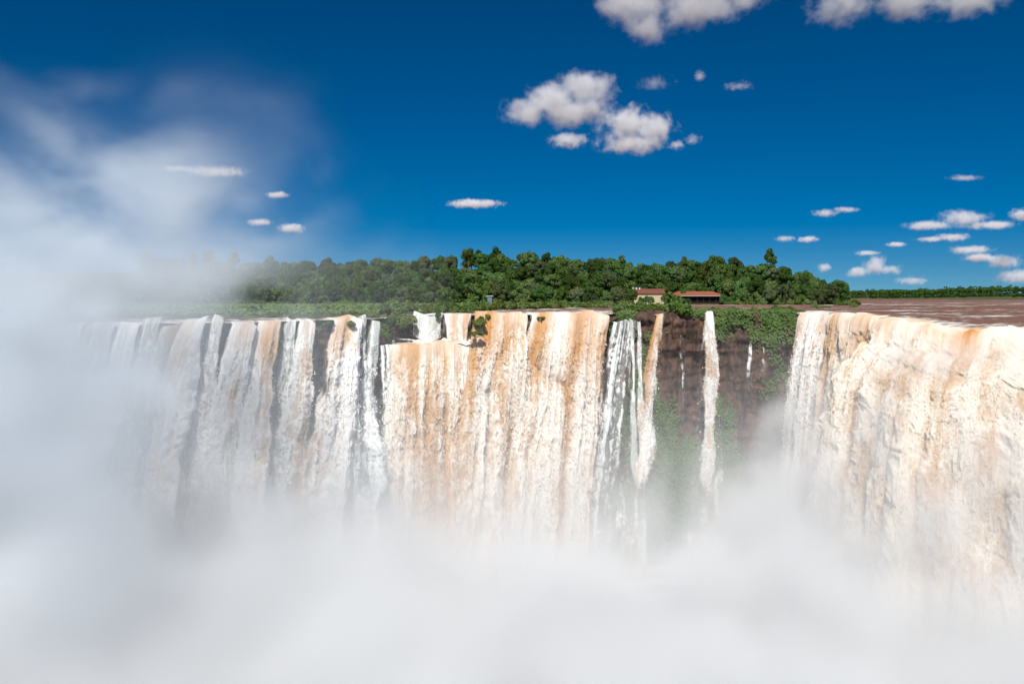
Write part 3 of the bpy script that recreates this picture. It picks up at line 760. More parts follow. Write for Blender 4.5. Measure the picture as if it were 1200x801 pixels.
# undergrowth between the trunks
r = np.random.default_rng(5)
n = 52000
px = r.uniform(-150, 1006, n); D = r.uniform(600, 740, n)
px2 = r.uniform(-150, 720, 26000); D2 = bankD(px2) + 3 + r.random(26000) ** 1.5 * 260
keep2 = D2 < 606
px = np.concatenate([px, px2[keep2]]); D = np.concatenate([D, D2[keep2]])
z = hill_h(px, D)
keep = ~((px > 735) & (px < 858) & (D < 625)) & (D > bankD(px) + 2)
px, D, z = px[keep], D[keep], z[keep]
lump = fbm2(px / 7, D / 9, 3, 81)
C = np.stack([(px - 600) / F * D, D, z + lump * np.where(D > 600, 3.6, 2.2) * r.random(len(px)) ** 0.5 + 0.1], 1)
N = np.stack([r.normal(size=len(px)) * 0.6, r.normal(size=len(px)) * 0.6 - 0.3, np.ones(len(px))], 1)
v, f = leaf_faces(C, N, np.full(len(C), 0.8) * (0.5 + D / 1200), r)
shore_ = np.repeat(D < 600, 1)
sv, sf = leaf_faces(C[shore_], N[shore_], np.full(int(shore_.sum()), 0.55), r)
o = link("shore_grass", raw_mesh("shore_grass", sv, sf), M_SHRUB)
tag(o, "bright green grass and low plants along the shore of the island", "grass", kind='stuff')
v, f = leaf_faces(C[~shore_], N[~shore_], np.full(int((~shore_).sum()), 0.8), r)
o = link("undergrowth", raw_mesh("undergrowth", v, f), M_LEAF)
tag(o, "dense green undergrowth covering the island between its trees", "undergrowth", kind='stuff')

# far woods on the horizon
r = np.random.default_rng(9)
C = []; N = []
for k in range(1500):
    pxx = r.uniform(985, 1330); Dd = 1512 + r.random() * 150
    hgt = 15 + 8 * sm(np.array(pxx), 1000, 1200) + r.normal() * 2.0 + (6 if r.random() < 0.03 else 0)
    q = 2.2 + 3.2 * r.random() ** 1.5; kk = 40
    d = r.normal(size=(kk, 3)); d /= np.linalg.norm(d, axis=1, keepdims=True); d[:, 2] = np.abs(d[:, 2]) - 0.25
    base = np.array([(pxx - 600) / F * Dd, Dd, 0])
    for lvl in (0.4, 0.8):
        C.append(d * q * np.array([1.1, 1, 1.0]) + base + np.array([0, 0, hgt * lvl - 1])); N.append(d + r.normal(size=d.shape) * 0.4)
C = np.concatenate(C); N = np.concatenate(N)
v, f = leaf_faces(C, N, np.full(len(C), 1.2), r)
o = link("far_forest", raw_mesh("far_forest", v, f), M_LEAF)
tag(o, "low bluish green forest along the horizon on the far bank", "forest", kind='stuff')

# shrubs: three shapes, copied
def make_shrub(seed, spread, height, leaf):
    r = np.random.default_rng(seed); lobes = []
    for k in range(12):
        a = r.random() * 6.28; d = spread * math.sqrt(r.random())
        lobes.append((d * math.cos(a), d * math.sin(a), height * (0.25 + 0.5 * r.random()) * (1.1 - 0.5 * d / spread), height * (0.22 + 0.16 * r.random())))
    cm = crown_mesh("foliage", r, lobes, leaf, 16.0)
    cm.materials.append(M_SHRUB)
    m = MB()
    for (x, y, z, q) in lobes[:7]: m.tube((x * 0.15, y * 0.15, -0.4), (x, y, z), 0.07, 0.02, 5)
    sm_ = bpy.data.meshes.new("stem"); sm_.from_pydata(m.v, [], m.f); sm_.update(); sm_.materials.append(M_BARK)
    return cm, sm_
SHRUBS = [make_shrub(31, 1.5, 2.2, 0.22), make_shrub(32, 1.9, 1.9, 0.22), make_shrub(33, 1.2, 2.6, 0.22), make_shrub(34, 2.2, 2.0, 0.24)]
def shrub(px, D, z, s, label, group, sz=1.0, q=None):
    root = empty("shrub", ((px - 600) / F * D, D, z)); root.rotation_euler = (0, 0, random.random() * 6.28)
    root.scale = (s, s, s * sz)
    tag(root, label, "shrub", group)
    cm, st = SHRUBS[random.randrange(4) if q is None else q]
    for nm, me in (("foliage", cm), ("stem", st)):
        a = bpy.data.objects.new(nm, me); a.parent = root; COL.objects.link(a)
    return root
def hz(px, D): return float(hill_h(np.array(float(px)), np.array(float(D))))
px = 478
while px < 722:
    D = float(bankD(px)) + random.uniform(2, 14)
    shrub(px, D, hz(px, D) - 0.3, random.uniform(1.3, 2.1), "leafy green shrub in the row along the island shore " + ("above the set-back cascade" if px < 560 else "behind the broad central falls"), "shrubs along the island shore", random.uniform(0.85, 1.15))
    px += random.uniform(4.5, 8.5)
px = 150
while px < 440:
    D = float(bankD(px)) + random.uniform(1, 60) ** 1.0
    shrub(px, D, hz(px, D) - 0.3, random.uniform(0.8, 1.5), "leafy green shrub on the bank above the far left falls, " + ("dimmed by spray" if px < 300 else "in clearer air"), "shrubs on the left bank", 0.8)
    px += random.uniform(4, 9)
# the big clump beside the set-back cascade
for (px, D, z, s, lab) in ((446, 272, -2.6, 1.9, "large rounded bush at the left end of the set-back cascade"), (457, 276, -4.2, 2.2, "largest bush, spilling over the rock left of the ledge pool"),
        (467, 282, -4.0, 2.0, "dark bush leaning over the ledge pool"), (476, 288, -3.2, 1.7, "bush at the very edge of the set-back cascade"), (437, 268, -1.5, 1.3, "smaller bush left of the big rounded bush"),
        (457, 265, -7.6, 1.1, "bright green tuft hanging below the largest bush"), (463, 290, -0.5, 2.2, "pale green bush behind the largest bush"), (450, 290, -0.3, 2.0, "green bush behind the rounded bush"),
        (562, 273, -3.6, 1.25, "dark bush on the rock right of the set-back cascade"), (559, 270, -6.6, 1.0, "lower tuft on the rock right of the set-back cascade"), (566, 277, -1.4, 1.0, "top tuft on the rock right of the set-back cascade"),
        (634, 281, -1.5, 0.62, "single small tuft at the lip between two broad falls"), (513, 289, -1.0, 0.8, "small dark bush in the middle of the set-back cascade"),
        (386, 246, -2.5, 0.85, "tuft in the gap left of the leaning cream column"), (412, 250, -2.8, 0.7, "tuft on the lip of the leaning cream column")):
    shrub(px, D, z, s, lab, "bushes at the lip of the falls")
# headland
HS = [(726, 296, 0.3, 1.25), (733, 298, 0.3, 1.5), (741, 297, 0.2, 1.3), (752, 299, 0.2, 1.3), (760, 301, 0.0, 1.15), (772, 301, 0.2, 1.1), (784, 297, -0.1, 1.4), (791, 295, -0.6, 1.7), (798, 294, 0.0, 2.05), (806, 296, -0.2, 1.6),
      (815, 300, 0, 1.2), (826, 302, 0.2, 1.15), (838, 303, 0.1, 1.1), (848, 300, 0.2, 1.15), (858, 299, 0.1, 1.2), (868, 297, 0.2, 1.25), (878, 298, 0.2, 1.2), (888, 297, 0.3, 1.25), (898, 297, 0.0, 1.2), (908, 296, -0.2, 1.3), (917, 295, -0.6, 1.2), (925, 294, -1.0, 1.1)]
for k in range(34):
    q = 724 + k * 6.2 + random.uniform(-2.5, 2.5)
    HS.append((q, 292.2 + random.uniform(-0.3, 11), random.uniform(-1.0, 0.4), random.uniform(0.55, 1.15)))
for (px, D, z, s) in HS:
    lab = ("tallest bright shrub on the bare cliff, between amber fan and white column" if s > 2 else "bright green shrub on the cliff top above the thread waterfalls" if px < 762 else "bright green shrub beside the tallest one on the cliff top" if px < 820
           else "bright green shrub on the cliff top right of the white column")
    shrub(px, D, headZ(px, D) - 0.35, s * (1.3 if px < 820 else 0.9), lab, "shrubs on the cliff top")
for px, D, s in ((938, 330, 0.7), (955, 420, 1.4), (968, 430, 0.9), (1000, 470, 1.3), (992, 560, 2.2), (1003, 560, 2.0), (982, 560, 2.0), (948, 600, 2.2), (935, 602, 2.4), (925, 602, 2.0), (912, 600, 2.0), (893, 600, 2.1), (878, 598, 2.1), (866, 598, 2.0)):
    shrub(px, D, -0.4, s, "shrub standing in the river rapids off the end of the island" if D < 500 else "low shrub at the foot of the wooded slope right of the building", "shrubs in the river")

# plants hanging on the cliff: nobody could count them
r = np.random.default_rng(15); C = []; N = []
for k in range(60000):
    px = r.choice([r.uniform(705, 938), r.uniform(424, 462), r.uniform(370, 390)], p=[0.8, 0.13, 0.07]); v = r.random() ** 1.5
    p, ms = cliff_point(px, v)
    if ms < 0.30 + 0.3 * r.random(): continue
    C.append((p.x + r.normal() * 0.25, p.y - 0.25 - 0.5 * r.random(), p.z + r.normal() * 0.25)); N.append((r.normal() * 0.5, -1 + r.normal() * 0.4, 0.7))
C = np.array(C); N = np.array(N)
v, f = leaf_faces(C, N, np.full(len(C), 0.36), r)
o = link("hanging_plants", raw_mesh("hanging_plants", v, f), M_MOSS)
tag(o, "bright green ferns and moss hanging down the wet cliff", "plants", kind='stuff')
print("hanging", len(C))

# ------------------------------------------------------------------ buildings
M_ROOF = plain("weathered_red_tiles", (0.17, 0.062, 0.042), 0.85, 1.2, 0.35)
M_ROOF2 = plain("red_tiles", (0.27, 0.085, 0.048), 0.85, 1.2, 0.35)
M_CREAM = plain("cream_render", (0.55, 0.47, 0.30), 0.85, 0.8, 0.12)
M_DARKWOOD = plain("dark_stained_timber", (0.05, 0.032, 0.025), 0.7, 2.0)
M_GREY = plain("grey_metal", (0.42, 0.43, 0.43), 0.45, 1.0, 0.1)
M_WHITE = plain("white_paint", (0.75, 0.75, 0.72), 0.6, 1.0, 0.06)
tg = NT("dark_glass"); M_GLASS = tg.done(tg.bsdf((0.03, 0.04, 0.045), 0.08, spec=0.5))
def hip_roof(x0, x1, y0, y1, z0, zr, over, inset):
    m = MB(); X0, X1, Y0, Y1 = x0 - over, x1 + over, y0 - over, y1 + over; ym = (y0 + y1) / 2
    pts = [(X0, Y0, z0), (X1, Y0, z0), (X1, Y1, z0), (X0, Y1, z0), (X0 + inset, ym, zr), (X1 - inset, ym, zr),
           (X0, Y0, z0 - .3), (X1, Y0, z0 - .3), (X1, Y1, z0 - .3), (X0, Y1, z0 - .3)]
    return m.poly(pts, [(0, 1, 5, 4), (1, 2, 5), (2, 3, 4, 5), (3, 0, 4), (6, 7, 1, 0), (7, 8, 2, 1), (8, 9, 3, 2), (9, 6, 0, 3), (9, 8, 7, 6)])
# hall with cream wall
bD = 607.0
bx = lambda p: (p - 600) / F * bD
hall = tag(empty("visitor_hall", (bx(760), bD, 1.0)), "long cream-walled hall under a dark weathered red roof among the trees", "building")
x0, x1 = bx(742) - bx(760), bx(779) - bx(760)
wm = MB().box(x0, x1, 0, 12, -1.5, 6.6); wm.build("wall", M_CREAM, hall)
hip_roof(x0, x1, 0, 12, 6.9, 10.4, 0.7, 0.7).build("roof", M_ROOF, hall)
for k in range(3):
    xx = x0 + 0.3 + k * 2.3
    MB().box(xx, xx + 0.9, 5.2, 6.1, 9.6, 11.1).box(xx - 0.12, xx + 1.02, 5.1, 6.2, 11.1, 11.3).build("vent", M_WHITE, hall)
# open pavilion
pav = tag(empty("open_pavilion", (bx(818), bD - 2, 1.0)), "long open-sided dark timber pavilion with a brighter red tiled roof", "building")
x0, x1 = bx(787) - bx(818), bx(846) - bx(818)
hip_roof(x0, x1, 0, 13, 5.6, 8.6, 1.6, 7.5).build("roof", M_ROOF2, pav)
MB().box(x0 - 1.4, x1 + 2.4, -1.75, -1.62, 5.05, 5.45).build("gutter", M_GREY, pav)
for k in range(9):
    xx = x0 + 0.3 + k * (x1 - x0 - 0.6) / 8
    MB().box(xx - 0.16, xx + 0.16, 0.1, 0.42, -1.5, 5.25).build("post", M_DARKWOOD, pav)
MB().box(x0, x1, 9, 9.3, -1.5, 5.2).build("back_wall", M_DARKWOOD, pav)
m = MB().box(x0, x1, -0.1, 0.0, 1.5, 1.62).box(x0, x1, -0.1, 0.0, 0.9, 1.0)
for k in range(40): 
    xx = x0 + k * (x1 - x0) / 39; m.box(xx - 0.04, xx + 0.04, -0.09, -0.01, 0.3, 1.5)
m.build("railing", M_DARKWOOD, pav)
MB().box(x0 - 0.5, x1 + 0.5, -0.6, 9.4, -1.6, 0.3).build("deck", M_DARKWOOD, pav)
for px, D, kd, sc_, lab in ((753, 601, 'low', 0.62, "small dark bushy tree hiding the foot of the cream wall"), (760, 600, 'low', 0.75, "rounded dark tree in front of the cream wall"), (783, 600, 'low', 1.0, "dark bushy tree standing between the hall and the pavilion"),
        (790, 599, 'low', 0.8, "low tree covering the left end of the pavilion"), (799, 612, 'wide', 0.85, "broad tree leaning over the pavilion roof"), (805, 596, 'low', 0.55, "low dark tree at the pavilion's railing"), (737, 598, 'round', 0.85, "dark tree beside the kiosk, left of the cream hall"), (851, 600, 'low', 0.9, "low tree at the right end of the pavilion")):
    plant_tree(px, D, kd, random.randrange(4), sc_, lab, False, z=0.6)
# small kiosk with pale roof, low pale parapet
kio = tag(empty("kiosk", (bx(744), 601, 0.8)), "tiny kiosk with a pale flat roof beside the cream hall", "kiosk")
MB().box(-2.2, 2.2, -1.6, 1.6, 3.0, 3.3).build("roof", M_CREAM, kio, 0.05)
for sx in (-1.8, 1.8):
    for sy in (-1.3, 1.3): MB().box(sx - 0.12, sx + 0.12, sy - 0.12, sy + 0.12, -1, 3.0).build("post", M_DARKWOOD, kio)
MB().box(-1.7, 1.7, -1.2, 1.2, -1, 1.1).build("counter", M_DARKWOOD, kio, 0.04)
par = tag(empty("terrace_wall", (bx(749), 597.5, 0.4)), "low pale grey terrace wall at the water in front of the cream hall", "wall")
MB().box(-4.4, 4.4, 0, 0.35, -1.2, 1.2).build("parapet", M_GREY, par, 0.04)
for k in range(6): MB().box(-4.4 + k * 1.68, -4.0 + k * 1.68, -0.1, 0.45, -1.2, 1.75).build("pier", M_WHITE, par, 0.03)
hut = tag(empty("hut", ((574 - 600) / F * 598, 598, 2.2)), "small blue-grey hut with a pale metal roof half hidden under trees", "hut")
MB().box(-1.6, 1.6, 0, 3, -3, 3.4).build("wall", plain("blue_grey_paint", (0.13, 0.19, 0.24), 0.7), hut)
MB().poly([(-2.8, -0.5, 3.5), (2.8, -0.5, 3.8), (2.8, 3.6, 4.4), (-2.8, 3.6, 4.1), (-2.8, -0.5, 3.4), (2.8, -0.5, 3.7), (2.8, 3.6, 4.3), (-2.8, 3.6, 4.0)],
          [(0, 1, 2, 3), (7, 6, 5, 4), (0, 4, 5, 1), (1, 5, 6, 2), (2, 6, 7, 3), (3, 7, 4, 0)]).build("roof", M_GREY, hut)
wdw = MB().box(-0.5, 0.5, -0.06, 0.02, 0.8, 2.0).build("window", M_WHITE, hut); MB().box(-0.4, 0.4, -0.1, -0.04, 0.9, 1.9).build("pane", M_GLASS, wdw)

# ------------------------------------------------------------------ spray and clouds: density grids worked out here, turned into fog volumes
def volume_group():
    ng = bpy.data.node_groups.new("fog_from_points", 'GeometryNodeTree')
    ng.interface.new_socket("Geometry", in_out='INPUT', socket_type='NodeSocketGeometry')
    mn = ng.interface.new_socket("Lo", in_out='INPUT', socket_type='NodeSocketVector')
    mx = ng.interface.new_socket("Hi", in_out='INPUT', socket_type='NodeSocketVector')
    rs = [ng.interface.new_socket("N" + c, in_out='INPUT', socket_type='NodeSocketInt') for c in "xyz"]
    mt = ng.interface.new_socket("Material", in_out='INPUT', socket_type='NodeSocketMaterial')
    ng.interface.new_socket("Geometry", in_out='OUTPUT', socket_type='NodeSocketGeometry')
    N = ng.nodes.new; L = ng.links.new
    gi = N("NodeGroupInput"); go = N("NodeGroupOutput")
    vc = N("GeometryNodeVolumeCube")
    pos = N("GeometryNodeInputPosition")
    sub = N("ShaderNodeVectorMath"); sub.operation = 'SUBTRACT'; L(pos.outputs[0], sub.inputs[0]); L(gi.outputs["Lo"], sub.inputs[1])
    rg = N("ShaderNodeVectorMath"); rg.operation = 'SUBTRACT'; L(gi.outputs["Hi"], rg.inputs[0]); L(gi.outputs["Lo"], rg.inputs[1])
    dv = N("ShaderNodeVectorMath"); dv.operation = 'DIVIDE'; L(sub.outputs[0], dv.inputs[0]); L(rg.outputs[0], dv.inputs[1])
    sep = N("ShaderNodeSeparateXYZ"); L(dv.outputs[0], sep.inputs[0])
    def m(op, a, b):
        q = N("ShaderNodeMath"); q.operation = op
        for i, v in ((0, a), (1, b)):
            if isinstance(v, (int, float)): q.inputs[i].default_value = v
            else: L(v, q.inputs[i])
        return q.outputs[0]
    idx = []
    for i, c in enumerate("xyz"):
        n1 = m('SUBTRACT', gi.outputs["N" + c], 1)
        idx.append(m('ROUND', m('MULTIPLY', sep.outputs[i], n1), 0))
    flat = m('ADD', m('MULTIPLY', m('ADD', m('MULTIPLY', idx[0], gi.outputs["Ny"]), idx[1]), gi.outputs["Nz"]), idx[2])
    at_ = N("GeometryNodeInputNamedAttribute"); at_.data_type = 'FLOAT'; at_.inputs[0].default_value = "fog"
    si = N("GeometryNodeSampleIndex"); si.data_type = 'FLOAT'; si.domain = 'POINT'; si.clamp = True
    L(gi.outputs["Geometry"], si.inputs["Geometry"])
    L(at_.outputs[0], si.inputs["Value"]); L(flat, si.inputs["Index"])
    L(si.outputs[0], vc.inputs["Density"])
    L(gi.outputs["Lo"], vc.inputs["Min"]); L(gi.outputs["Hi"], vc.inputs["Max"])
    for c in "xyz": L(gi.outputs["N" + c], vc.inputs["Resolution " + c.upper()])
    sm_ = N("GeometryNodeSetMaterial"); L(vc.outputs[0], sm_.inputs[0]); L(gi.outputs["Material"], sm_.inputs["Material"])
    L(sm_.outputs[0], go.inputs[0])
    return ng, [s.identifier for s in (mn, mx, *rs, mt)]
FOG, FOG_ID = volume_group()
def fog_mat(name, col=(0.99, 0.99, 0.99), aniso=0.0, step=1.0):
    t = NT(name)
    pv = t.n("ShaderNodeVolumePrincipled")
    pv.inputs["Color"].default_value = (*col, 1); pv.inputs["Density"].default_value = 1.0; pv.inputs["Anisotropy"].default_value = aniso
    t.l(pv.outputs[0], t.out.inputs["Volume"])
    t.m.cycles.volume_step_rate = step
    return t.m
def fog_object(name, lo, hi, dims, dens_fn, mat, loc=(0, 0, 0)):
    ax = [np.linspace(lo[i], hi[i], dims[i]) for i in range(3)]
    X, Y, Z = np.meshgrid(*ax, indexing='ij')
    d = dens_fn(X, Y, Z)
    d = np.where(d < 2e-5, 0, d)
    me = bpy.data.meshes.new(name)
    me.vertices.add(X.size); me.vertices.foreach_set("co", np.stack([X, Y, Z], -1).reshape(-1).astype(np.float32))
    a = me.attributes.new("fog", 'FLOAT', 'POINT'); a.data.foreach_set("value", d.reshape(-1).astype(np.float32))
    me.materials.append(mat)
    ob = link(name, me); ob.location = loc
    md = ob.modifiers.new("fog", 'NODES'); md.node_group = FOG
    for k, v in zip(FOG_ID, (lo, hi, *dims, mat)): md[k] = tuple(map(float, v)) if isinstance(v, (tuple, list)) else v
    return ob

M_MIST = fog_mat("spray", (0.972, 0.982, 0.986), -0.13)
M_PLUME = fog_mat("sky_tinted_spray", (0.90, 0.955, 1.0), 0.02)  # spray itself is neutral; the blue of skylight is put into its colour
BLO, BHI, BDIM = (-300, 14, -83), (235, 312, 4), (190, 106, 52)
def bank_density(X, Y, Z):
    px = 600 + F * X / np.maximum(Y, 20)
    w1 = fbm3(X / 42 + 3, Y / 42, Z / 34, 5)
    w2 = fbm3(X / 14, Y / 14 + 9, Z / 18, 4)
    lipd = lipD(np.clip(px, -700, 1900))
    tofall = lipd - Y                                   # metres in front of the lip
    w4 = fbm3(X / 24 + 9 + 2 * w1, Y / 24, Z / 20 - 2 * w1, 4)
    h = -61 + 20 * (w1 - 0.5) + 18 * (w4 - 0.5)
    h = h + 17 * (1 - sm(X, -75, 10)) * 1.0             # higher towards the drenched left
    h = h + 9 * sm(tofall, 30, 120)                     # billows up away from the foot of the falls
    h = h - 5 * sm(X, 25, 45) * (1 - sm(X, 75, 95)) * (1 - sm(tofall, 50, 110)) + 9 * sm(X, 50, 85) - 6 * sm(X, -45, -20) * (1 - sm(X, 40, 60)) * (1 - sm(tofall, 40, 90))
    d = 0.085 * sm(h - Z + 22 * (w2 - 0.5), -8, 26) * (0.35 + 1.3 * sm(w4, 0.32, 0.66))
    d = d + 0.015 * np.exp(-np.clip(Z - h, 0, None) / 15) * np.clip(0.1 + 2.6 * (w2 - 0.3), 0, 2)
    w3 = fbm3(X / 6, Y / 8, Z / 16, 3)
    w5 = fbm3(X / 11 + 4, Y / 11, Z / 20, 4)
    # spray torn off the falling water, just in front of each sheet
    def splat(pts):
        g = np.zeros(X.shape)
        ix = [np.clip(np.round((pts[:, q] - BLO[q]) / (BHI[q] - BLO[q]) * (BDIM[q] - 1)).astype(int), 0, BDIM[q] - 1) for q in range(3)]
        np.add.at(g, tuple(ix), 1.0)
        k = np.array([0.06, 0.24, 0.4, 0.24, 0.06])
        for ax_ in range(3):
            p_ = np.pad(g, [(2, 2) if q == ax_ else (0, 0) for q in range(3)])
            g = sum(k[m_] * np.take(p_, np.arange(m_, m_ + X.shape[ax_]), axis=ax_) for m_ in range(5))
        return np.minimum(g / 0.25, 1.0)
    near_r = splat(np.concatenate([p_ for (sd_, p_) in FALLS if sd_ >= 29]))
    near_l = splat(np.concatenate([p_ for (sd_, p_) in FALLS if sd_ < 29 and sd_ not in (26, 27, 28, 16, 17)]))
    d = d + near_l * sm(Z, -30, -66) * 0.035 * np.clip(0.2 + 2.4 * (w3 - 0.3), 0, 2)
    d = d + near_r * sm(Z, -6, -42) * 0.05 * (0.08 + 1.7 * sm(w5, 0.42, 0.62))
    d = d + 0.05 * sm(px, 1015, 1050) * near_r * np.exp(-((Z + 8.0) / 4.0) ** 2) * np.clip(0.1 + 2.6 * (w3 - 0.3), 0, 2)
    d = d * sm(tofall, -14, -2) * sm(Z, 5, -6)
    return d * sm(Y, 18, 45)
mist = fog_object("mist", BLO, BHI, BDIM, bank_density, M_MIST)
tag(mist, "dense white mist filling the gorge at the foot of the falls", "mist", kind='stuff')
def plume_density(X, Y, Z):
    wx = (fbm3(X / 45, Y / 45, Z / 45, 3) - 0.5); wz = (fbm3(X / 45 + 30, Y / 45, Z / 45 + 7, 3) - 0.5)
    n1 = fbm3((X + 30 * wx) / 34, Y / 40, (Z + 30 * wz) / 30, 5, 0.55)
    n2 = fbm3((X + 40 * wx) / 15 + 5, Y / 17, (Z + 40 * wz) / 12, 4, 0.55)
    scale = Y / 190.0
    xe = X / scale                                      # the plume leans along the gorge
    core = sm(-xe + 30 * sm(Z, -2, 22) + 46 * (n1 - 0.5), 67, 109)
    top = 1 - sm(Z + 50 * (n1 - 0.5), 4, 57)
    veil = sm(-xe + 60 * (n1 - 0.5), 20, 52) * (1 - sm(Z + 44 * (n1 - 0.5) + 16 * (n2 - 0.5), 14, 42))
    body = core * top * (0.013 + 0.033 * sm(Z, 32, -20)) * (0.15 + 1.7 * sm(n2, 0.36, 0.64))
    body = body + veil * 0.0085 * sm(n2 + 0.7 * (n1 - 0.5), 0.38, 0.62) * (1 - 0.5 * sm(Z, 20, 45)) * (0.45 + 0.55 * sm(Z, -5, 8))
    lay = np.exp(-((Y - 178 - 40 * wx) / 15.0) ** 2)        # the drifting top is a thin torn sheet
    n3 = fbm3((X + 55 * wx) / 15 + 2, Y / 40, (Z + 55 * wz) / 9, 6, 0.62)
    hi = sm(Z, 6, 26)
    body = core * top * ((1 - hi) * (0.013 + 0.033 * sm(Z, 32, -20)) * (0.15 + 1.7 * sm(n2, 0.36, 0.64)) + hi * 0.085 * lay * (0.14 + 1.4 * sm(n3, 0.40, 0.60)))
    body = body + veil * 0.045 * lay * sm(n3 + 0.5 * (n1 - 0.5), 0.42, 0.62) * (1 - 0.4 * sm(Z, 20, 45)) * (0.4 + 0.6 * sm(Z, -5, 8)) * (0.55 + 0.45 * sm(Z, 22, 34))
    win = sm(Y, 95, 150) * (1 - sm(Y, 218, 248)) * sm(Z, -82, -50)
    return body * win
plume = fog_object("spray_plume", (-330, 95, -82), (20, 250, 88), (206, 52, 106), plume_density, M_PLUME)
tag(plume, "tall bluish plume of spray drifting up over the left falls", "spray", kind='stuff')

# ---- clouds, each its own
M_CLOUD = fog_mat("cloud", (1.0, 1.0, 1.0), -0.42, 1.0)
ALT = 1300.0
def cloud(cx, cy, w, h, label, lumps, rho=8.0, seed=0, wisp=0.0, D=None):
    """bearing and height of its middle, its angular size, its lumps in units of that size; its fog is worked out by a node field"""
    D = D or min(ALT / ((HOR - cy) / F), 14000.0)
    c = at(cx, D, py=cy)
    sx = w / F * D / 2; sz = h / F * D / 2; sy = (sx + sz) * 0.5
    ex = 1.3
    nx = int(np.clip(w * 2.0, 40, 280)); nz = int(np.clip(h * 2.2, 24, 150)); ny = int(np.clip(nx * 0.4, 14, 60))
    ng = bpy.data.node_groups.new("cloud_fog", 'GeometryNodeTree')
    ng.interface.new_socket("Geometry", in_out='INPUT', socket_type='NodeSocketGeometry')
    ng.interface.new_socket("Geometry", in_out='OUTPUT', socket_type='NodeSocketGeometry')
    N = ng.nodes.new; L = ng.links.new
    N("NodeGroupInput"); go = N("NodeGroupOutput")
    def put(sock, v):
        if isinstance(v, bpy.types.NodeSocket): L(v, sock)
        else: sock.default_value = v
    def m(op, a_, b_=0.0, c_=None):
        q = N("ShaderNodeMath"); q.operation = op; put(q.inputs[0], a_); put(q.inputs[1], b_)
        if c_ is not None: put(q.inputs[2], c_)
        return q.outputs[0]
    def vm(op, a_, b_):
        q = N("ShaderNodeVectorMath"); q.operation = op; put(q.inputs[0], a_); put(q.inputs[1], b_)
        return q.outputs["Value"] if op == 'LENGTH' else q.outputs[0]
    pos = N("GeometryNodeInputPosition").outputs[0]
    uvw = vm('DIVIDE', pos, (sx, sy, sz))
    base = None
    for (a_, b_, ra, rb) in lumps:
        e = vm('DIVIDE', vm('SUBTRACT', uvw, (a_, 0, b_)), (ra, max(ra, 0.45), rb))
        d_ = m('SUBTRACT', 1.0, vm('LENGTH', e, (0, 0, 0)))
        base = d_ if base is None else m('SMOOTH_MAX', base, d_, 0.25)
    k = 1.0 / (0.55 * min(sx, sz * 2.2))
    def nz_(sc, det, off):
        n_ = N("ShaderNodeTexNoise"); n_.noise_dimensions = '3D'
        n_.inputs["Scale"].default_value = sc; n_.inputs["Detail"].default_value = det; n_.inputs["Roughness"].default_value = 0.66
        L(vm('ADD', pos, (off * 913.0, off * 377.0, off * 151.0)), n_.inputs["Vector"])
        return n_.outputs[0]
    n1 = nz_(k * 0.8, 2.0, seed + 40); n2 = nz_(k * 2.6, 8.0, seed)
    dd = m('ADD', base, m('ADD', m('MULTIPLY', m('SUBTRACT', n1, 0.5), 1.5), m('MULTIPLY', m('SUBTRACT', n2, 0.52), 2.1 + 1.5 * wisp)))
    mr = N("ShaderNodeMapRange"); mr.interpolation_type = 'SMOOTHSTEP'
    L(dd, mr.inputs[0]); mr.inputs[1].default_value = 0.0; mr.inputs[2].default_value = 0.8 + wisp
    # nothing may reach the edge of its box
    far = N("ShaderNodeMapRange"); far.interpolation_type = 'SMOOTHSTEP'
    L(vm('LENGTH', uvw, (0, 0, 0)), far.inputs[0]); far.inputs[1].default_value = 1.3; far.inputs[2].default_value = 1.0
    dens = m('MULTIPLY', m('MULTIPLY', mr.outputs[0], far.outputs[0]), 0.8 * rho / (sx + sz))
    vc = N("GeometryNodeVolumeCube"); L(dens, vc.inputs["Density"])
    vc.inputs["Min"].default_value = (-sx * ex, -sy * ex, -sz * ex); vc.inputs["Max"].default_value = (sx * ex, sy * ex, sz * ex)
    for c_, q in zip("XYZ", (nx, ny, nz)): vc.inputs["Resolution " + c_].default_value = q
    st = N("GeometryNodeSetMaterial"); L(vc.outputs[0], st.inputs[0]); st.inputs["Material"].default_value = M_CLOUD
    L(st.outputs[0], go.inputs[0])
    vd = bpy.data.volumes.new("cloud"); vd.materials.append(M_CLOUD)
    ob = bpy.data.objects.new("cloud", vd); COL.objects.link(ob); ob.location = c
    ob.modifiers.new("fog", 'NODES').node_group = ng
    tag(ob, label, "cloud", "fair weather clouds")
    return ob
one = [(0, -0.1, 0.85, 0.8)]
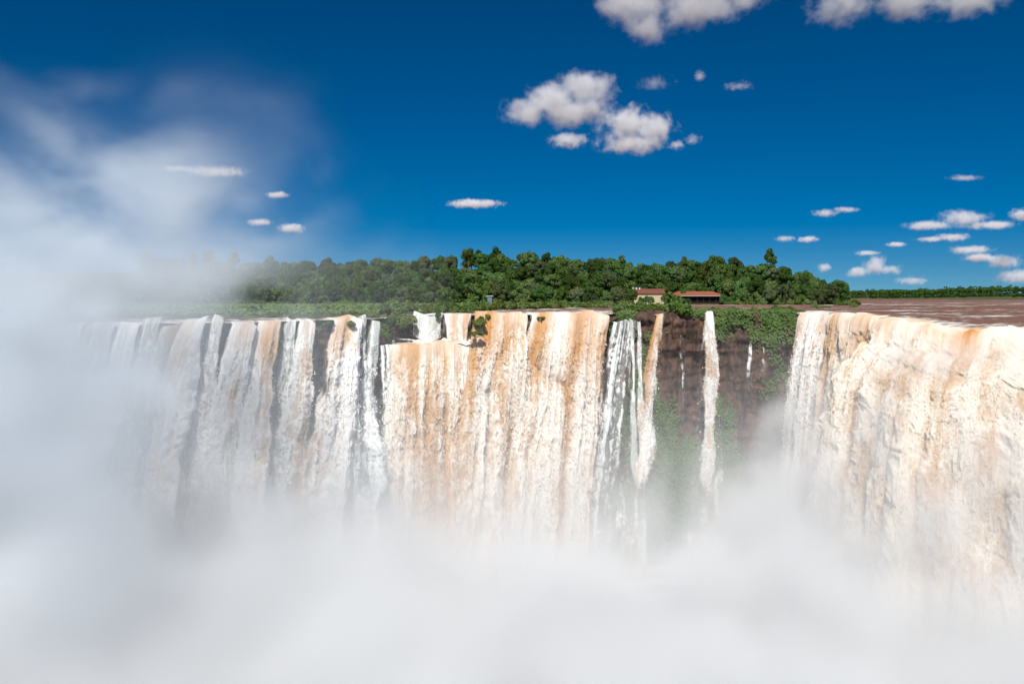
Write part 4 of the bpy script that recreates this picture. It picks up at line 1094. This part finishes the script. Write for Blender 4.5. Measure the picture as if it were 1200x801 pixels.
CL_ = [
 (800, 8, 205, 92, "broad ragged cloud cut by the top edge above the middle clouds", [(-0.55, 0.1, 0.5, 0.7), (-0.4, -0.5, 0.3, 0.5), (0.2, 0.1, 0.55, 0.6), (0.75, 0.3, 0.4, 0.45)], 7, 0.05),
 (1062, 2, 235, 66, "long ragged cloud cut by the top edge above the far bank", [(-0.6, -0.1, 0.4, 0.7), (0.0, 0.1, 0.5, 0.7), (0.6, 0.1, 0.5, 0.7)], 7, 0.05),
 (660, 115, 146, 78, "largest bright cloud in the middle of the blue sky", [(-0.65, -0.4, 0.42, 0.48), (-0.15, -0.05, 0.55, 0.6), (0.35, 0.35, 0.55, 0.55), (0.15, -0.4, 0.6, 0.5)], 9, 0),
 (745, 152, 104, 66, "second bright cloud, touching the largest on its lower side", [(-0.1, 0.2, 0.7, 0.7), (0.4, 0.0, 0.55, 0.6), (-0.1, -0.5, 0.7, 0.45)], 9, 0),
 (664, 163, 58, 24, "small oval cloud tucked under the largest cloud", one, 6, 0.1),
 (802, 165, 50, 26, "small torn cloud next to the second bright cloud", [(-0.4, -0.4, 0.5, 0.5), (0.4, 0.1, 0.5, 0.6)], 5, 0.2),
 (556, 238, 74, 15, "lone flat little cloud above the tree-covered ridge", [(0, -0.1, 0.9, 0.7), (-0.1, 0.2, 0.4, 0.6)], 9, 0),
 (767, 96, 56, 22, "barely visible wisp above the second bright cloud", one, 1.6, 0.5),
 (820, 88, 20, 18, "tiny faint tuft of cloud high beside a flat wisp", one, 2.5, 0.4),
 (866, 100, 46, 14, "faint flat wisp of cloud high in the clear blue", one, 2.5, 0.4),
 (1131, 208, 48, 10, "thin faint streak of cloud high over the far bank", one, 3, 0.2),
 (976, 248, 62, 16, "small cloud with a rising tail over the end of the ridge", [(-0.3, -0.2, 0.5, 0.7), (0.5, 0.3, 0.5, 0.5)], 6, 0.1),
 (1124, 257, 124, 30, "long heaped cloud, biggest of those over the far bank", [(-0.6, -0.5, 0.5, 0.4), (0.1, 0.1, 0.45, 0.8), (0.6, -0.45, 0.55, 0.4)], 10, 0),
 (1197, 250, 30, 22, "cloud cut by the right edge beside the long heaped cloud", one, 6, 0.1),
 (1104, 278, 66, 15, "flat cloud just under the long heaped cloud", [(-0.4, -0.3, 0.6, 0.5), (0.35, 0.0, 0.6, 0.7)], 8, 0),
 (921, 279, 32, 10, "fainter of two small clouds just above the ridge's end", one, 4, 0.2),
 (946, 280, 30, 10, "brighter of two small clouds just above the ridge's end", one, 7, 0),
 (1050, 286, 30, 9, "small flat cloud midway over the far bank", one, 6, 0),
 (1016, 296, 36, 9, "thin flat cloud above the heaped low cloud", one, 5, 0.1),
 (1026, 313, 74, 32, "heaped low cloud standing over the far end of the island", [(-0.6, -0.3, 0.4, 0.45), (0.0, 0.1, 0.4, 0.8), (0.5, -0.2, 0.45, 0.45)], 8, 0.05),
 (1138, 292, 62, 14, "flat cloud below the flat one under the heaped cloud", one, 6, 0.05),
 (1148, 301, 50, 14, "lowest of the stack of flat clouds over the far bank", one, 8, 0),
 (1176, 305, 56, 22, "ragged cloud right of the stack of flat clouds", one, 5, 0.2),
 (1190, 322, 66, 24, "hazy cloud low over the far forest at the right edge", one, 5, 0.2),
 (1068, 328, 46, 14, "faint cloud almost touching the far forest", one, 4, 0.2),
 (966, 313, 20, 14, "cloud peeping from behind the end of the wooded ridge", one, 5, 0.1),
 (240, 200, 108, 22, "long cloud dimmed behind the top of the spray", [(-0.5, 0.2, 0.5, 0.4), (0.2, -0.1, 0.7, 0.7)], 7, 0.1),
 (325, 228, 34, 11, "small bright cloud at the edge of the spray", one, 8, 0),
 (305, 260, 36, 12, "left of two low clouds behind the spray", one, 7, 0.1),
 (342, 267, 42, 16, "right of two low clouds behind the spray", one, 8, 0),
]
for i, (cx, cy, w, h, lab, lumps, rho, wisp) in enumerate(CL_):
    cloud(cx, cy, w, h, lab, lumps, rho, i + 1, wisp)
